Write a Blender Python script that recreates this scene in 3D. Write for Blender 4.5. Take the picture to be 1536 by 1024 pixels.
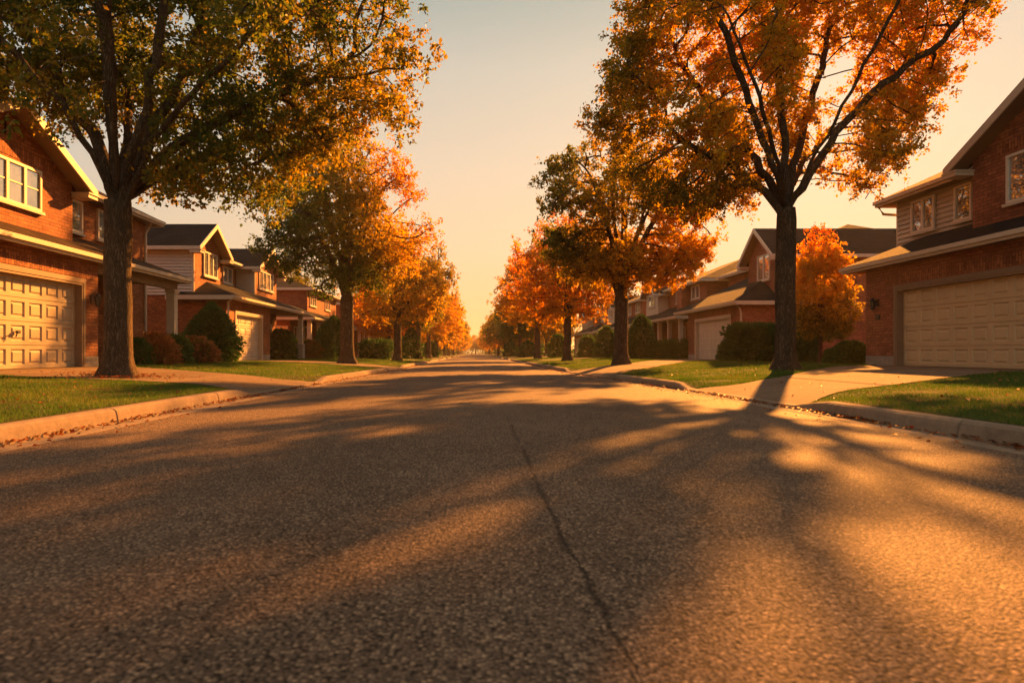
import bpy, bmesh, math, random
import numpy as np
from mathutils import Vector, Matrix, noise, kdtree

for o in list(bpy.data.objects):
    bpy.data.objects.remove(o)
SC = bpy.context.scene
COL = SC.collection
R = math.radians

# ------------------------------------------------------------------ camera, sky, sun, exposure
cam_d = bpy.data.cameras.new('camera')
cam = bpy.data.objects.new('camera', cam_d)
COL.objects.link(cam)
SC.camera = cam
cam.location = (0, 0, 0.75)
cam.rotation_euler = (R(90), 0, 0)
cam_d.sensor_width = 36
cam_d.lens = 36 * 1000 / 1536
cam_d.shift_x = (768 - 712) / 1536
cam_d.shift_y = (529 - 512) / 1536
cam_d.clip_start = 0.05
cam_d.clip_end = 6000
cam_d.dof.use_dof = True
cam_d.dof.focus_distance = 13
cam_d.dof.aperture_fstop = 2.8

SUN_AZ, SUN_EL = R(27), R(24)
world = bpy.data.worlds.new('World')
SC.world = world
world.use_nodes = True
wn = world.node_tree
wn.nodes.clear()
w_out = wn.nodes.new('ShaderNodeOutputWorld')
w_bg = wn.nodes.new('ShaderNodeBackground')
sky = wn.nodes.new('ShaderNodeTexSky')
sky.sky_type = 'NISHITA'
sky.sun_disc = False
sky.sun_elevation = SUN_EL
sky.sun_rotation = SUN_AZ
sky.air_density = 1.3
sky.dust_density = 3.0
sky.ozone_density = 1.0
# warm evening air: the physical sky plus a low golden band that cools higher up and away from the sun
def wnode(t, **kw):
    nd = wn.nodes.new('ShaderNode' + t)
    for k_, v_ in kw.items():
        setattr(nd, k_, v_)
    return nd


tint = wnode('Mix', data_type='RGBA', blend_type='MULTIPLY')
tint.inputs[0].default_value = 1
tint.inputs[7].default_value = (0.0012, 0.0008, 0.0005, 1)
wn.links.new(sky.outputs[0], tint.inputs[6])
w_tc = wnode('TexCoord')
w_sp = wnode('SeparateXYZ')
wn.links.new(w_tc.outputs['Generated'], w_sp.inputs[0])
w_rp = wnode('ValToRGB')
SKY = [(0.0, (0.275, 0.152, 0.052)), (0.07, (0.26, 0.161, 0.072)), (0.15, (0.245, 0.168, 0.096)), (0.27, (0.215, 0.165, 0.112)), (0.39, (0.172, 0.150, 0.115)), (0.47, (0.118, 0.120, 0.098)), (0.62, (0.155, 0.122, 0.086)), (1.0, (0.20, 0.135, 0.078))]  # topmost stops, above the view, warmed and brightened to add fill in shade
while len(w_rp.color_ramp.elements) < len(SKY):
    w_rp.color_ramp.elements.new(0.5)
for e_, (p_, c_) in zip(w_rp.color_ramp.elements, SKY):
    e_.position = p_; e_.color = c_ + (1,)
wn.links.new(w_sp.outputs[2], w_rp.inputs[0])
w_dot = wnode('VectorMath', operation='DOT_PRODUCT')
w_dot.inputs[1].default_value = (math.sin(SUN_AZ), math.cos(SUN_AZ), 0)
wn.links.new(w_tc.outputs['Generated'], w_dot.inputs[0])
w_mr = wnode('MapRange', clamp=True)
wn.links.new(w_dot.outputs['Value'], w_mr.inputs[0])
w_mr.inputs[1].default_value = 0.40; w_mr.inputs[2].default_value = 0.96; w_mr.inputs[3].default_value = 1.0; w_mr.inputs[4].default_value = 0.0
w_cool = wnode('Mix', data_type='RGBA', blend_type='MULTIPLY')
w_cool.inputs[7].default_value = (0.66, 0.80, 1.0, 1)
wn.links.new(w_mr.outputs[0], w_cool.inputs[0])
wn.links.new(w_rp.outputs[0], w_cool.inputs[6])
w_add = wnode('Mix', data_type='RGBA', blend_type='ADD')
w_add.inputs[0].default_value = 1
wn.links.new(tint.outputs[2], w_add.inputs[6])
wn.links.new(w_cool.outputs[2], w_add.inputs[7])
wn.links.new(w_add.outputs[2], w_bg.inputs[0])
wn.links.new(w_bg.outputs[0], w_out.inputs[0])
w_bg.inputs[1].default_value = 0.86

sun_d = bpy.data.lights.new('sun', 'SUN')
sun = bpy.data.objects.new('sun', sun_d)
COL.objects.link(sun)
sun_d.energy = 5.0
sun_d.angle = R(0.9)
sun_d.color = (1.0, 0.355, 0.06)
sdir = Vector((math.sin(SUN_AZ) * math.cos(SUN_EL), math.cos(SUN_AZ) * math.cos(SUN_EL), math.sin(SUN_EL)))
sun.rotation_euler = sdir.to_track_quat('Z', 'Y').to_euler()
sun.location = (30, 60, 40)

SC.view_settings.view_transform = 'Standard'
SC.view_settings.look = 'None'
SC.view_settings.exposure = 2.25
SC.view_settings.gamma = 1
SC.cycles.use_denoising = True
SC.cycles.max_bounces = 7
SC.cycles.diffuse_bounces = 3
SC.cycles.glossy_bounces = 3
SC.cycles.transmission_bounces = 4
SC.cycles.sample_clamp_indirect = 6

# ------------------------------------------------------------------ materials
MATS = {}


class NT:
    """small helper round a material's node tree"""
    def __init__(self, name, rough=0.8, spec=0.3):
        self.m = bpy.data.materials.new(name)
        self.m.use_nodes = True
        self.t = self.m.node_tree
        self.b = self.t.nodes['Principled BSDF']
        self.b.inputs['Roughness'].default_value = rough
        self.b.inputs['Specular IOR Level'].default_value = spec
        self.out = self.t.nodes['Material Output']
        MATS[name] = self.m

    def n(self, typ, **kw):
        nd = self.t.nodes.new('ShaderNode' + typ)
        for k, v in kw.items():
            setattr(nd, k, v)
        return nd

    def l(self, a, b):
        self.t.links.new(a, b)

    def val(self, nd, i, v):
        if hasattr(v, 'is_linked'):
            self.l(v, nd.inputs[i])
        else:
            nd.inputs[i].default_value = v

    def math(self, op, a, b=0.0, c=0.0):
        nd = self.n('Math', operation=op)
        self.val(nd, 0, a); self.val(nd, 1, b); self.val(nd, 2, c)
        return nd.outputs[0]

    def mix(self, f, a, b, blend='MIX'):
        nd = self.n('Mix', data_type='RGBA', blend_type=blend)
        self.val(nd, 0, f); self.val(nd, 6, a); self.val(nd, 7, b)
        return nd.outputs[2]

    def pos(self):
        return self.n('NewGeometry').outputs['Position']

    def noise(self, scale, detail=4, rough=0.55, vec=None, dist=0.0):
        nd = self.n('TexNoise')
        nd.inputs['Scale'].default_value = scale
        nd.inputs['Detail'].default_value = detail
        nd.inputs['Roughness'].default_value = rough
        nd.inputs['Distortion'].default_value = dist
        self.l(vec if vec is not None else self.pos(), nd.inputs['Vector'])
        return nd.outputs[0]

    def ramp(self, f, stops, interp='LINEAR'):
        nd = self.n('ValToRGB')
        cr = nd.color_ramp
        cr.interpolation = interp
        while len(cr.elements) < len(stops):
            cr.elements.new(0.5)
        for e, (p, c) in zip(cr.elements, stops):
            e.position = p
            e.color = tuple(c) + (1,) if len(c) == 3 else c
        self.l(f, nd.inputs[0])
        return nd.outputs[0]

    def bump(self, h, strength=0.5, dist=0.01):
        nd = self.n('Bump')
        nd.inputs['Strength'].default_value = strength
        nd.inputs['Distance'].default_value = dist
        self.l(h, nd.inputs['Height'])
        self.l(nd.outputs[0], self.b.inputs['Normal'])

    def base(self, c):
        self.val(self.b, 'Base Color', c)


def g(v):
    return (v, v, v)


def wall_vec(t, rot=False, zs=1.0):
    """metres along the wall and up it, whichever way the wall faces"""
    geo = t.n('NewGeometry')
    sp = t.n('SeparateXYZ'); t.l(geo.outputs['Position'], sp.inputs[0])
    sn = t.n('SeparateXYZ'); t.l(geo.outputs['True Normal'], sn.inputs[0])
    ax = t.math('ABSOLUTE', sn.outputs[0]); ay = t.math('ABSOLUTE', sn.outputs[1])
    st = t.math('GREATER_THAN', ax, ay)
    m = t.n('Mix', data_type='FLOAT')
    t.l(st, m.inputs[0]); t.l(sp.outputs[0], m.inputs[2]); t.l(sp.outputs[1], m.inputs[3])
    z = t.math('MULTIPLY', sp.outputs[2], zs)
    c = t.n('CombineXYZ')
    if rot:
        t.l(z, c.inputs[0]); t.l(m.outputs[0], c.inputs[1])
    else:
        t.l(m.outputs[0], c.inputs[0]); t.l(z, c.inputs[1])
    return c.outputs[0]


def brick_mat(name, c1, c2, mort, rot=False):
    t = NT(name, 0.85, 0.2)
    v = wall_vec(t, rot)
    b = t.n('TexBrick')
    t.l(v, b.inputs['Vector'])
    b.inputs['Color1'].default_value = c1 + (1,)
    b.inputs['Color2'].default_value = c2 + (1,)
    b.inputs['Mortar'].default_value = mort + (1,)
    b.inputs['Scale'].default_value = 1
    b.inputs['Mortar Size'].default_value = 0.010
    b.inputs['Mortar Smooth'].default_value = 0.3
    b.inputs['Bias'].default_value = 0.0
    b.inputs['Brick Width'].default_value = 0.26
    b.inputs['Row Height'].default_value = 0.085
    n1 = t.noise(0.9, 5, 0.6)
    var = t.ramp(n1, [(0.3, g(0.68)), (0.7, g(1.2))])
    n2 = t.noise(14, 3, 0.6)
    var2 = t.ramp(n2, [(0.3, g(0.75)), (0.7, g(1.2))])
    c = t.mix(1, b.outputs[0], var, 'MULTIPLY')
    c = t.mix(1, c, var2, 'MULTIPLY')
    t.base(c)
    h = t.math('SUBTRACT', t.noise(30, 3), t.math('MULTIPLY', b.outputs['Fac'], 1.2))
    t.bump(h, 0.7, 0.012)
    return t.m


def plain(name, col, rough=0.6, spec=0.3, var=0.12, scale=6.0, bump=0.15, metal=0.0):
    t = NT(name, rough, spec)
    n1 = t.noise(scale, 5, 0.6)
    v = t.ramp(n1, [(0.25, g(1 - var)), (0.75, g(1 + var))])
    t.base(t.mix(1, tuple(col) + (1,), v, 'MULTIPLY'))
    t.b.inputs['Metallic'].default_value = metal
    if bump:
        t.bump(t.noise(scale * 8, 4), bump, 0.004)
    return t.m


brick_mat('red_brick', (0.40, 0.155, 0.065), (0.26, 0.088, 0.040), (0.17, 0.085, 0.05))
brick_mat('red_brick_dark', (0.37, 0.135, 0.065), (0.25, 0.082, 0.042), (0.15, 0.08, 0.055))
brick_mat('soldier_brick', (0.42, 0.16, 0.066), (0.22, 0.072, 0.034), (0.12, 0.058, 0.034), rot=True)
plain('trim', (0.52, 0.45, 0.365), 0.5, 0.3, 0.1)
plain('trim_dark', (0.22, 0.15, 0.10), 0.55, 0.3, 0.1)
plain('white_frame', (0.60, 0.54, 0.46), 0.45, 0.35, 0.06)
plain('siding', (0.46, 0.46, 0.43), 0.55, 0.3, 0.1, 2.5)
plain('siding_tan', (0.46, 0.40, 0.32), 0.55, 0.3, 0.1, 2.5)
plain('garage_paint', (0.40, 0.325, 0.23), 0.45, 0.35, 0.08, 1.6, 0.08)
plain('garage_paint_tan', (0.56, 0.40, 0.235), 0.45, 0.35, 0.08, 1.6, 0.08)
plain('garage_paint_white', (0.60, 0.52, 0.42), 0.45, 0.35, 0.08, 1.6, 0.08)
plain('dark_metal', (0.025, 0.022, 0.02), 0.4, 0.5, 0.2, 20)
plain('door_paint', (0.16, 0.07, 0.04), 0.4, 0.4, 0.2, 8)
plain('box_grey', (0.30, 0.29, 0.27), 0.5, 0.4, 0.1, 8)


def shingle(name, c1, c2):
    t = NT(name, 0.95, 0.06)
    v = wall_vec(t, False, 2.0)
    b = t.n('TexBrick')
    t.l(v, b.inputs['Vector'])
    b.inputs['Color1'].default_value = c1 + (1,)
    b.inputs['Color2'].default_value = c2 + (1,)
    b.inputs['Mortar'].default_value = tuple(x * 0.35 for x in c1) + (1,)
    b.inputs['Scale'].default_value = 1
    b.inputs['Mortar Size'].default_value = 0.012
    b.inputs['Brick Width'].default_value = 0.33
    b.inputs['Row Height'].default_value = 0.17
    vv = t.ramp(t.noise(1.3, 5), [(0.3, g(0.7)), (0.7, g(1.25))])
    v3 = t.ramp(t.noise(60, 2), [(0.3, g(0.7)), (0.7, g(1.3))])
    t.base(t.mix(1, t.mix(1, b.outputs[0], vv, 'MULTIPLY'), v3, 'MULTIPLY'))
    h = t.math('SUBTRACT', t.noise(80, 2), b.outputs['Fac'])
    t.bump(h, 0.6, 0.012)
    return t.m


shingle('shingle_brown', (0.065, 0.042, 0.030), (0.045, 0.03, 0.022))
shingle('shingle_grey', (0.030, 0.028, 0.030), (0.019, 0.018, 0.020))


def concrete(name, col, joint=None):
    t = NT(name, 0.92, 0.08)
    a = t.ramp(t.noise(0.7, 6, 0.65), [(0.3, g(0.72)), (0.72, g(1.15))])
    b = t.ramp(t.noise(9, 5, 0.7), [(0.3, g(0.8)), (0.7, g(1.15))])
    c = t.ramp(t.noise(160, 2), [(0.3, g(0.8)), (0.7, g(1.2))])
    k = t.mix(1, t.mix(1, tuple(col) + (1,), a, 'MULTIPLY'), t.mix(1, b, c, 'MULTIPLY'), 'MULTIPLY')
    t.base(k)
    h = t.math('ADD', t.noise(180, 3), t.math('MULTIPLY', t.noise(12, 4), 2.0))
    t.bump(h, 0.6, 0.006)
    return t.m


concrete('kerb_concrete', (0.25, 0.19, 0.14))
concrete('drive_concrete', (0.185, 0.132, 0.092))
concrete('foundation', (0.30, 0.27, 0.24))


def asphalt():
    t = NT('asphalt', 0.78, 0.12)
    p = t.pos()
    vo = t.n('TexVoronoi'); vo.inputs['Scale'].default_value = 94
    t.l(p, vo.inputs['Vector'])
    stone = t.ramp(vo.outputs['Distance'], [(0.0, g(1.4)), (0.5, g(0.85)), (0.8, g(0.18))])
    sc = t.n('SeparateColor'); t.l(vo.outputs['Color'], sc.inputs[0])
    cell = t.ramp(sc.outputs[0], [(0.0, (0.105, 0.075, 0.055)), (0.5, (0.165, 0.115, 0.083)), (0.8, (0.22, 0.150, 0.104)), (1.0, (0.42, 0.29, 0.19))])  # random stone tones, the palest painted in as glints
    c = t.mix(1, cell, stone, 'MULTIPLY')
    big = t.ramp(t.noise(0.45, 6, 0.6), [(0.3, g(0.75)), (0.7, g(1.2))])
    mid = t.ramp(t.noise(7, 4, 0.6), [(0.3, g(0.85)), (0.7, g(1.12))])
    c = t.mix(1, t.mix(1, c, big, 'MULTIPLY'), mid, 'MULTIPLY')
    sp = t.n('SeparateXYZ'); t.l(p, sp.inputs[0])

    def crack(x0, slope, wob, width, edge):
        wv = t.n('CombineXYZ'); t.l(sp.outputs[1], wv.inputs[1]); wv.inputs[0].default_value = x0 * 7
        n1 = t.noise(0.5, 3, 0.6, wv.outputs[0]); n2 = t.noise(6, 4, 0.7, wv.outputs[0])
        off = t.math('ADD', t.math('MULTIPLY', t.math('SUBTRACT', n1, 0.5), wob), t.math('MULTIPLY', t.math('SUBTRACT', n2, 0.5), 0.07))
        line = t.math('ADD', t.math('ADD', x0, t.math('MULTIPLY', sp.outputs[1], slope)), off)
        d = t.math('ABSOLUTE', t.math('SUBTRACT', sp.outputs[0], line))
        w = t.math('MULTIPLY', t.ramp(t.noise(1.7, 3, 0.6, wv.outputs[0]), [(0.38, g(0.05)), (0.62, g(1.0))]), width)
        mr = t.n('MapRange', clamp=True, interpolation_type='SMOOTHSTEP')
        t.l(d, mr.inputs[0]); mr.inputs[1].default_value = 0
        t.l(w, mr.inputs[2]); mr.inputs[3].default_value = 1; mr.inputs[4].default_value = 0
        return mr.outputs[0]
    k1 = crack(0.34, 0.0, 0.09, 0.034, 1)
    k2 = crack(-3.1, 0.12, 0.5, 0.018, 1)
    fade = t.n('MapRange', clamp=True, interpolation_type='SMOOTHSTEP')
    t.l(sp.outputs[1], fade.inputs[0]); fade.inputs[1].default_value = 4.5; fade.inputs[2].default_value = 8.5; fade.inputs[3].default_value = 1; fade.inputs[4].default_value = 0.12
    k1 = t.math('MULTIPLY', k1, fade.outputs[0])
    kk = t.math('MAXIMUM', k1, t.math('MULTIPLY', k2, 0.6))
    c = t.mix(t.math('MULTIPLY', kk, 0.6), c, (0.012, 0.010, 0.009, 1))
    t.base(c)
    hh = t.math('SUBTRACT', t.math('MULTIPLY', vo.outputs['Distance'], -1.0), t.math('MULTIPLY', kk, 2.0))
    hh = t.math('ADD', hh, t.math('MULTIPLY', sc.outputs[1], 0.55))
    t.bump(hh, 0.9, 0.007)
    return t.m


asphalt()


def lawn_mat():
    t = NT('lawn', 0.95, 0.1)
    c = t.ramp(t.noise(1.2, 6, 0.65), [(0.3, (0.045, 0.055, 0.014)), (0.55, (0.075, 0.080, 0.020)), (0.75, (0.12, 0.10, 0.028))])
    d = t.ramp(t.noise(55, 3, 0.7), [(0.3, g(0.55)), (0.7, g(1.35))])
    t.base(t.mix(1, c, d, 'MULTIPLY'))
    t.bump(t.noise(70, 4, 0.7), 1.0, 0.04)


lawn_mat()
plain('soil', (0.06, 0.042, 0.028), 0.95, 0.1, 0.4, 5, 0.8)
plain('ground', (0.07, 0.07, 0.03), 0.95, 0.1, 0.4, 0.3, 0.4)


def bark():
    t = NT('bark', 0.92, 0.12)
    tc = t.n('TexCoord')
    mp = t.n('Mapping'); mp.inputs['Scale'].default_value = (1, 1, 0.16)
    t.l(tc.outputs['Object'], mp.inputs[0])
    n1 = t.noise(26, 5, 0.6, mp.outputs[0], 1.2)
    rid = t.math('MULTIPLY', t.math('ABSOLUTE', t.math('SUBTRACT', n1, 0.5)), 5.0)
    n2 = t.noise(70, 4, 0.65, mp.outputs[0])
    n3 = t.noise(2.5, 4, 0.6, tc.outputs['Object'])
    h = t.math('ADD', t.math('MINIMUM', rid, 1.0), t.math('MULTIPLY', n2, 0.5))
    c = t.ramp(h, [(0.2, (0.055, 0.037, 0.024)), (0.7, (0.15, 0.104, 0.066)), (1.0, (0.24, 0.17, 0.11))])
    t.base(t.mix(1, c, t.ramp(n3, [(0.3, g(0.7)), (0.7, g(1.2))]), 'MULTIPLY'))
    t.bump(h, 1.0, 0.03)


bark()


def leaf_mat(name, stops, trans=0.5):
    t = NT(name, 0.6, 0.25)
    at = t.n('Attribute', attribute_name='tone')
    oi = t.n('ObjectInfo')
    so = t.n('SeparateColor'); t.l(oi.outputs['Color'], so.inputs[0])
    f = t.math('ADD', at.outputs['Fac'], t.math('SUBTRACT', so.outputs[0], 0.5))
    c = t.ramp(f, stops)
    t.base(c)
    tr = t.n('BsdfTranslucent')
    hs = t.n('HueSaturation'); hs.inputs['Saturation'].default_value = 1.08; hs.inputs['Value'].default_value = 1.7
    t.l(c, hs.inputs['Color']); t.l(hs.outputs[0], tr.inputs[0])
    mx = t.n('MixShader'); mx.inputs[0].default_value = trans
    t.l(t.b.outputs[0], mx.inputs[1]); t.l(tr.outputs[0], mx.inputs[2])
    t.l(mx.outputs[0], t.out.inputs[0])


LEAF = [(0.0, (0.042, 0.066, 0.012)), (0.25, (0.090, 0.112, 0.018)), (0.45, (0.20, 0.135, 0.019)),
        (0.62, (0.46, 0.275, 0.028)), (0.8, (0.47, 0.175, 0.017)), (1.0, (0.40, 0.075, 0.011))]
leaf_mat('leaf', LEAF)
leaf_mat('shrub_leaf', [(0.0, (0.030, 0.078, 0.018)), (0.4, (0.070, 0.125, 0.024)), (0.6, (0.13, 0.09, 0.02)), (0.8, (0.36, 0.13, 0.045)), (1.0, (0.26, 0.05, 0.03))], 0.25)
leaf_mat('grass_blade', [(0.0, (0.035, 0.078, 0.010)), (0.5, (0.070, 0.125, 0.016)), (0.85, (0.14, 0.15, 0.025)), (1.0, (0.24, 0.17, 0.06))], 0.35)
leaf_mat('fallen_leaf', [(0.0, (0.06, 0.03, 0.012)), (0.4, (0.17, 0.06, 0.015)), (0.7, (0.26, 0.075, 0.013)), (1.0, (0.20, 0.03, 0.01))], 0.2)


def glass():
    t = NT('window_glass', 0.03, 0.5)
    n1 = t.noise(2.0, 3)
    t.base(t.ramp(n1, [(0.35, (0.10, 0.12, 0.125)), (0.65, (0.26, 0.29, 0.29))]))  # pale blue-grey of reflected sky painted into the pane colour
    gl = t.n('BsdfGlossy'); gl.inputs['Roughness'].default_value = 0.02
    gl.inputs['Color'].default_value = (0.85, 0.9, 0.95, 1)
    mx = t.n('MixShader'); mx.inputs[0].default_value = 0.35
    t.l(t.b.outputs[0], mx.inputs[1]); t.l(gl.outputs[0], mx.inputs[2])
    t.l(mx.outputs[0], t.out.inputs[0])


glass()

# ------------------------------------------------------------------ object helpers
ORG = {}


def tag(o, label=None, cat=None, group=None, kind=None):
    if label: o['label'] = label
    if cat: o['category'] = cat
    if group: o['group'] = group
    if kind: o['kind'] = kind
    return o


def empty(name, loc, label, cat, group=None):
    o = bpy.data.objects.new(name, None)
    COL.objects.link(o)
    o.location = loc
    o.empty_display_size = 0.3
    ORG[o.name] = Vector(loc)
    return tag(o, label, cat, group)


class MB:
    def __init__(self):
        self.v, self.f = [], []

    def add(self, vs, fs):
        k = len(self.v)
        self.v += [tuple(p) for p in vs]
        self.f += [tuple(i + k for i in q) for q in fs]
        return self

    def hexa(self, p):
        """eight corners: four below (ring), four above"""
        return self.add(p, [(3, 2, 1, 0), (4, 5, 6, 7), (0, 1, 5, 4), (1, 2, 6, 5), (2, 3, 7, 6), (3, 0, 4, 7)])

    def box(self, x0, x1, y0, y1, z0, z1):
        return self.hexa([(x0, y0, z0), (x1, y0, z0), (x1, y1, z0), (x0, y1, z0),
                          (x0, y0, z1), (x1, y0, z1), (x1, y1, z1), (x0, y1, z1)])

    def prism(self, base, vec):
        n = len(base)
        top = [tuple(a + b for a, b in zip(p, vec)) for p in base]
        fs = [tuple(range(n))[::-1], tuple(range(n, 2 * n))] + [(i, (i + 1) % n, n + (i + 1) % n, n + i) for i in range(n)]
        return self.add(list(base) + top, fs)

    def tube(self, pts, rad, k=8):
        rings = []
        for i, p in enumerate(pts):
            p = Vector(p)
            a = Vector(pts[max(0, i - 1)]); b = Vector(pts[min(len(pts) - 1, i + 1)])
            d = (b - a).normalized()
            u = d.orthogonal().normalized(); w = d.cross(u)
            r = rad if not hasattr(rad, '__len__') else rad[i]
            rings.append([p + (u * math.cos(2 * math.pi * j / k) + w * math.sin(2 * math.pi * j / k)) * r for j in range(k)])
        vs = [q for r in rings for q in r]
        fs = [(i * k + j, i * k + (j + 1) % k, (i + 1) * k + (j + 1) % k, (i + 1) * k + j) for i in range(len(pts) - 1) for j in range(k)]
        fs += [tuple(range(k))[::-1], tuple(range((len(pts) - 1) * k, len(pts) * k))]
        return self.add(vs, fs)

    def build(self, name, mat, parent=None, smooth=False, label=None, bevel=0.0):
        me = bpy.data.meshes.new(name)
        org = ORG.get(parent.name, Vector((0, 0, 0))) if parent else Vector((0, 0, 0))
        me.from_pydata([(p[0] - org.x, p[1] - org.y, p[2] - org.z) for p in self.v], [], self.f)
        bm = bmesh.new(); bm.from_mesh(me)
        bmesh.ops.recalc_face_normals(bm, faces=bm.faces)
        if bevel:
            bmesh.ops.bevel(bm, geom=list(bm.edges), offset=bevel, segments=1, affect='EDGES', clamp_overlap=True)
        bm.to_mesh(me); bm.free()
        me.materials.append(MATS[mat])
        if smooth:
            me.shade_smooth()
        o = bpy.data.objects.new(name, me)
        COL.objects.link(o)
        if parent:
            o.parent = parent
        ORG[o.name] = org
        if label:
            o['label'] = label
        return o


def np_mesh(name, verts, nface, fsize, mat, tone=None, parent=None, smooth=False):
    """mesh of nface separate faces with fsize corners each, straight from arrays"""
    me = bpy.data.meshes.new(name)
    nv = len(verts)
    me.vertices.add(nv)
    me.vertices.foreach_set('co', np.ascontiguousarray(verts, dtype=np.float32).ravel())
    me.loops.add(nv)
    me.loops.foreach_set('vertex_index', np.arange(nv, dtype=np.int32))
    me.polygons.add(nface)
    me.polygons.foreach_set('loop_start', np.arange(nface, dtype=np.int32) * fsize)
    me.polygons.foreach_set('loop_total', np.full(nface, fsize, dtype=np.int32))
    if tone is not None:
        a = me.attributes.new('tone', 'FLOAT', 'FACE')
        a.data.foreach_set('value', np.ascontiguousarray(tone, dtype=np.float32))
    me.update()
    me.validate()
    me.materials.append(MATS[mat])
    o = bpy.data.objects.new(name, me)
    COL.objects.link(o)
    if parent:
        o.parent = parent
    o.color = (0.5, 0.5, 0.5, 1)
    return o


def sstep(a, b, x):
    t = min(1.0, max(0.0, (x - a) / (b - a)))
    return t * t * (3 - 2 * t)


# ------------------------------------------------------------------ the lie of the land
def edge(s, y):
    """distance of the kerb face from the road's centre line"""
    if s > 0:
        return 4.3 - 0.85 * sstep(8, 30, y)
    return 3.85 - 0.4 * sstep(9, 30, y)


# side, kerb y0 y1, house y0 y1, distance of house front
DRIVES = [(-1, 12.3, 15.6, 11.6, 17.6, 9.95), (1, 9.7, 12.5, 13.2, 19.3, 11.75),
          (-1, 28.2, 31.6, 28.9, 33.0, 10.45), (1, 20.5, 25.0, 32.4, 38.0, 12.45),
          (-1, 49.5, 53.0, 49.5, 53.5, 10.6), (1, 46.5, 50.2, 50.2, 54.2, 12.95),
          (-1, 70, 74, 70, 74.5, 10.6), (1, 64.5, 68.5, 65.7, 69.7, 12.95),
          (-1, 92, 96, 92, 96.5, 10.6), (1, 82, 86, 82.2, 86.2, 12.95)]


def drive_lim(dr, t):
    s, a0, a1, b0, b1, dh = dr
    k = t * t * (3 - 2 * t) * 0.6 + t * 0.4
    fl = 0.7 * max(0, 1 - t / 0.14) ** 1.5
    return a0 + (b0 - a0) * k - fl, a1 + (b1 - a1) * k + fl


def in_drive(s, d, y, m=0.0):
    for dr in DRIVES:
        if dr[0] != s or not (min(dr[1], dr[3]) - 2 < y < max(dr[2], dr[4]) + 2):
            continue
        e = edge(s, y) + 0.17
        t = (d - e) / (dr[5] - e)
        if -0.2 <= t <= 1.0:
            y0, y1 = drive_lim(dr, max(0, t))
            if y0 - m < y < y1 + m:
                return True
    return False


def dip(s, y):
    k = 0.0
    for dr in DRIVES:
        if dr[0] == s:
            k = max(k, sstep(dr[1] - 1.5, dr[1] - 0.5, y) * (1 - sstep(dr[2] + 0.5, dr[2] + 1.5, y)))
    return k


def yard_z(s, d, y):
    w = d - edge(s, y) - 0.17
    b = 0.15 + 0.23 * sstep(-0.5, 6.0, w)
    k = dip(s, y) * (1 - sstep(0.0, 1.6, w))
    return b * (1 - k) + (0.045 + 0.05 * max(0, w)) * k


def lawn_sheet(s, name):
    ys = list(np.arange(-8, 62, 0.3)) + list(np.arange(62, 330, 3.0))
    ws = list(np.arange(0, 10, 0.3)) + list(np.arange(10, 70, 5.0))
    m = MB()
    nw = len(ws)
    for y in ys:
        e = edge(s, y) + 0.16
        for w in ws:
            d = e + w
            z = yard_z(s, d, y)
            if in_drive(s, d, y, -0.12):
                z -= 0.07
            elif w > 0.2:
                z += 0.012 * noise.noise((d * 1.1, y * 1.1, s * 9))
            m.v.append((s * d, y, z))
    for i in range(len(ys) - 1):
        for j in range(nw - 1):
            a = i * nw + j
            m.f.append((a, a + 1, a + nw + 1, a + nw))
    o = m.build(name, 'lawn', None, True)
    return tag(o, None, None, None, 'structure')


lawn_sheet(-1, 'lawn')
lawn_sheet(1, 'lawn')

m = MB()
m.box(-700, 700, -120, 1000, -1.2, -0.2)
tag(m.build('ground', 'ground'), kind='structure')

# road with a slight crown
m = MB()
ys = list(np.arange(-10, 40, 0.5)) + list(np.arange(40, 420, 5.0))
for y in ys:
    for k in range(17):
        u = k / 16
        x = -(edge(-1, y) - 0.27) * (1 - u) + (edge(1, y) - 0.27) * u
        m.v.append((x, y, 0.05 * (1 - (2 * u - 1) ** 2) + 0.006))
for i in range(len(ys) - 1):
    for k in range(16):
        a = i * 17 + k
        m.f.append((a, a + 1, a + 18, a + 17))
tag(m.build('road', 'asphalt', None, True), kind='structure')


def kerb(s):
    joints = [7.2 + 2.85 * k for k in range(-5, 18)] if s < 0 else [5.95 + 3.1 * k for k in range(-4, 18)]
    ys = set(np.round(np.arange(-10, 60, 0.25), 3)) | set(np.round(np.arange(60, 400, 2.5), 3))
    cut = set()
    for j in joints:
        for e in (-0.016, -0.008, 0.008, 0.016):
            ys.add(round(j + e, 4))
        cut.add(round(j - 0.008, 4)); cut.add(round(j + 0.008, 4))
    prof = [(-0.32, 0.0), (-0.29, 0.012), (-0.02, -0.004), (0.0, 0.0), (0.018, 0.09), (0.03, 0.125), (0.055, 0.145), (0.09, 0.152), (0.19, 0.152), (0.20, -0.05)]
    m = MB(); ys = sorted(ys); n = len(prof)
    for y in ys:
        k = dip(s, y)
        c = 1 if y in cut else 0
        for w, z in prof:
            zz = z * (1 - k) + min(z, 0.035) * k if z > 0.02 else z
            wob = 0.006 * noise.noise((w * 9, y * 1.3, s * 5 + z * 7))
            if c:
                zz -= 0.02; wob += 0.018
            m.v.append((s * (edge(s, y) + w + wob), y, zz + (wob * 0.5 if z > 0.05 else 0)))
    for i in range(len(ys) - 1):
        for j in range(n - 1):
            a = i * n + j
            m.f.append((a, a + 1, a + n + 1, a + n))
    tag(m.build('kerb', 'kerb_concrete', None, False), kind='structure')


kerb(-1)
kerb(1)


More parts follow.
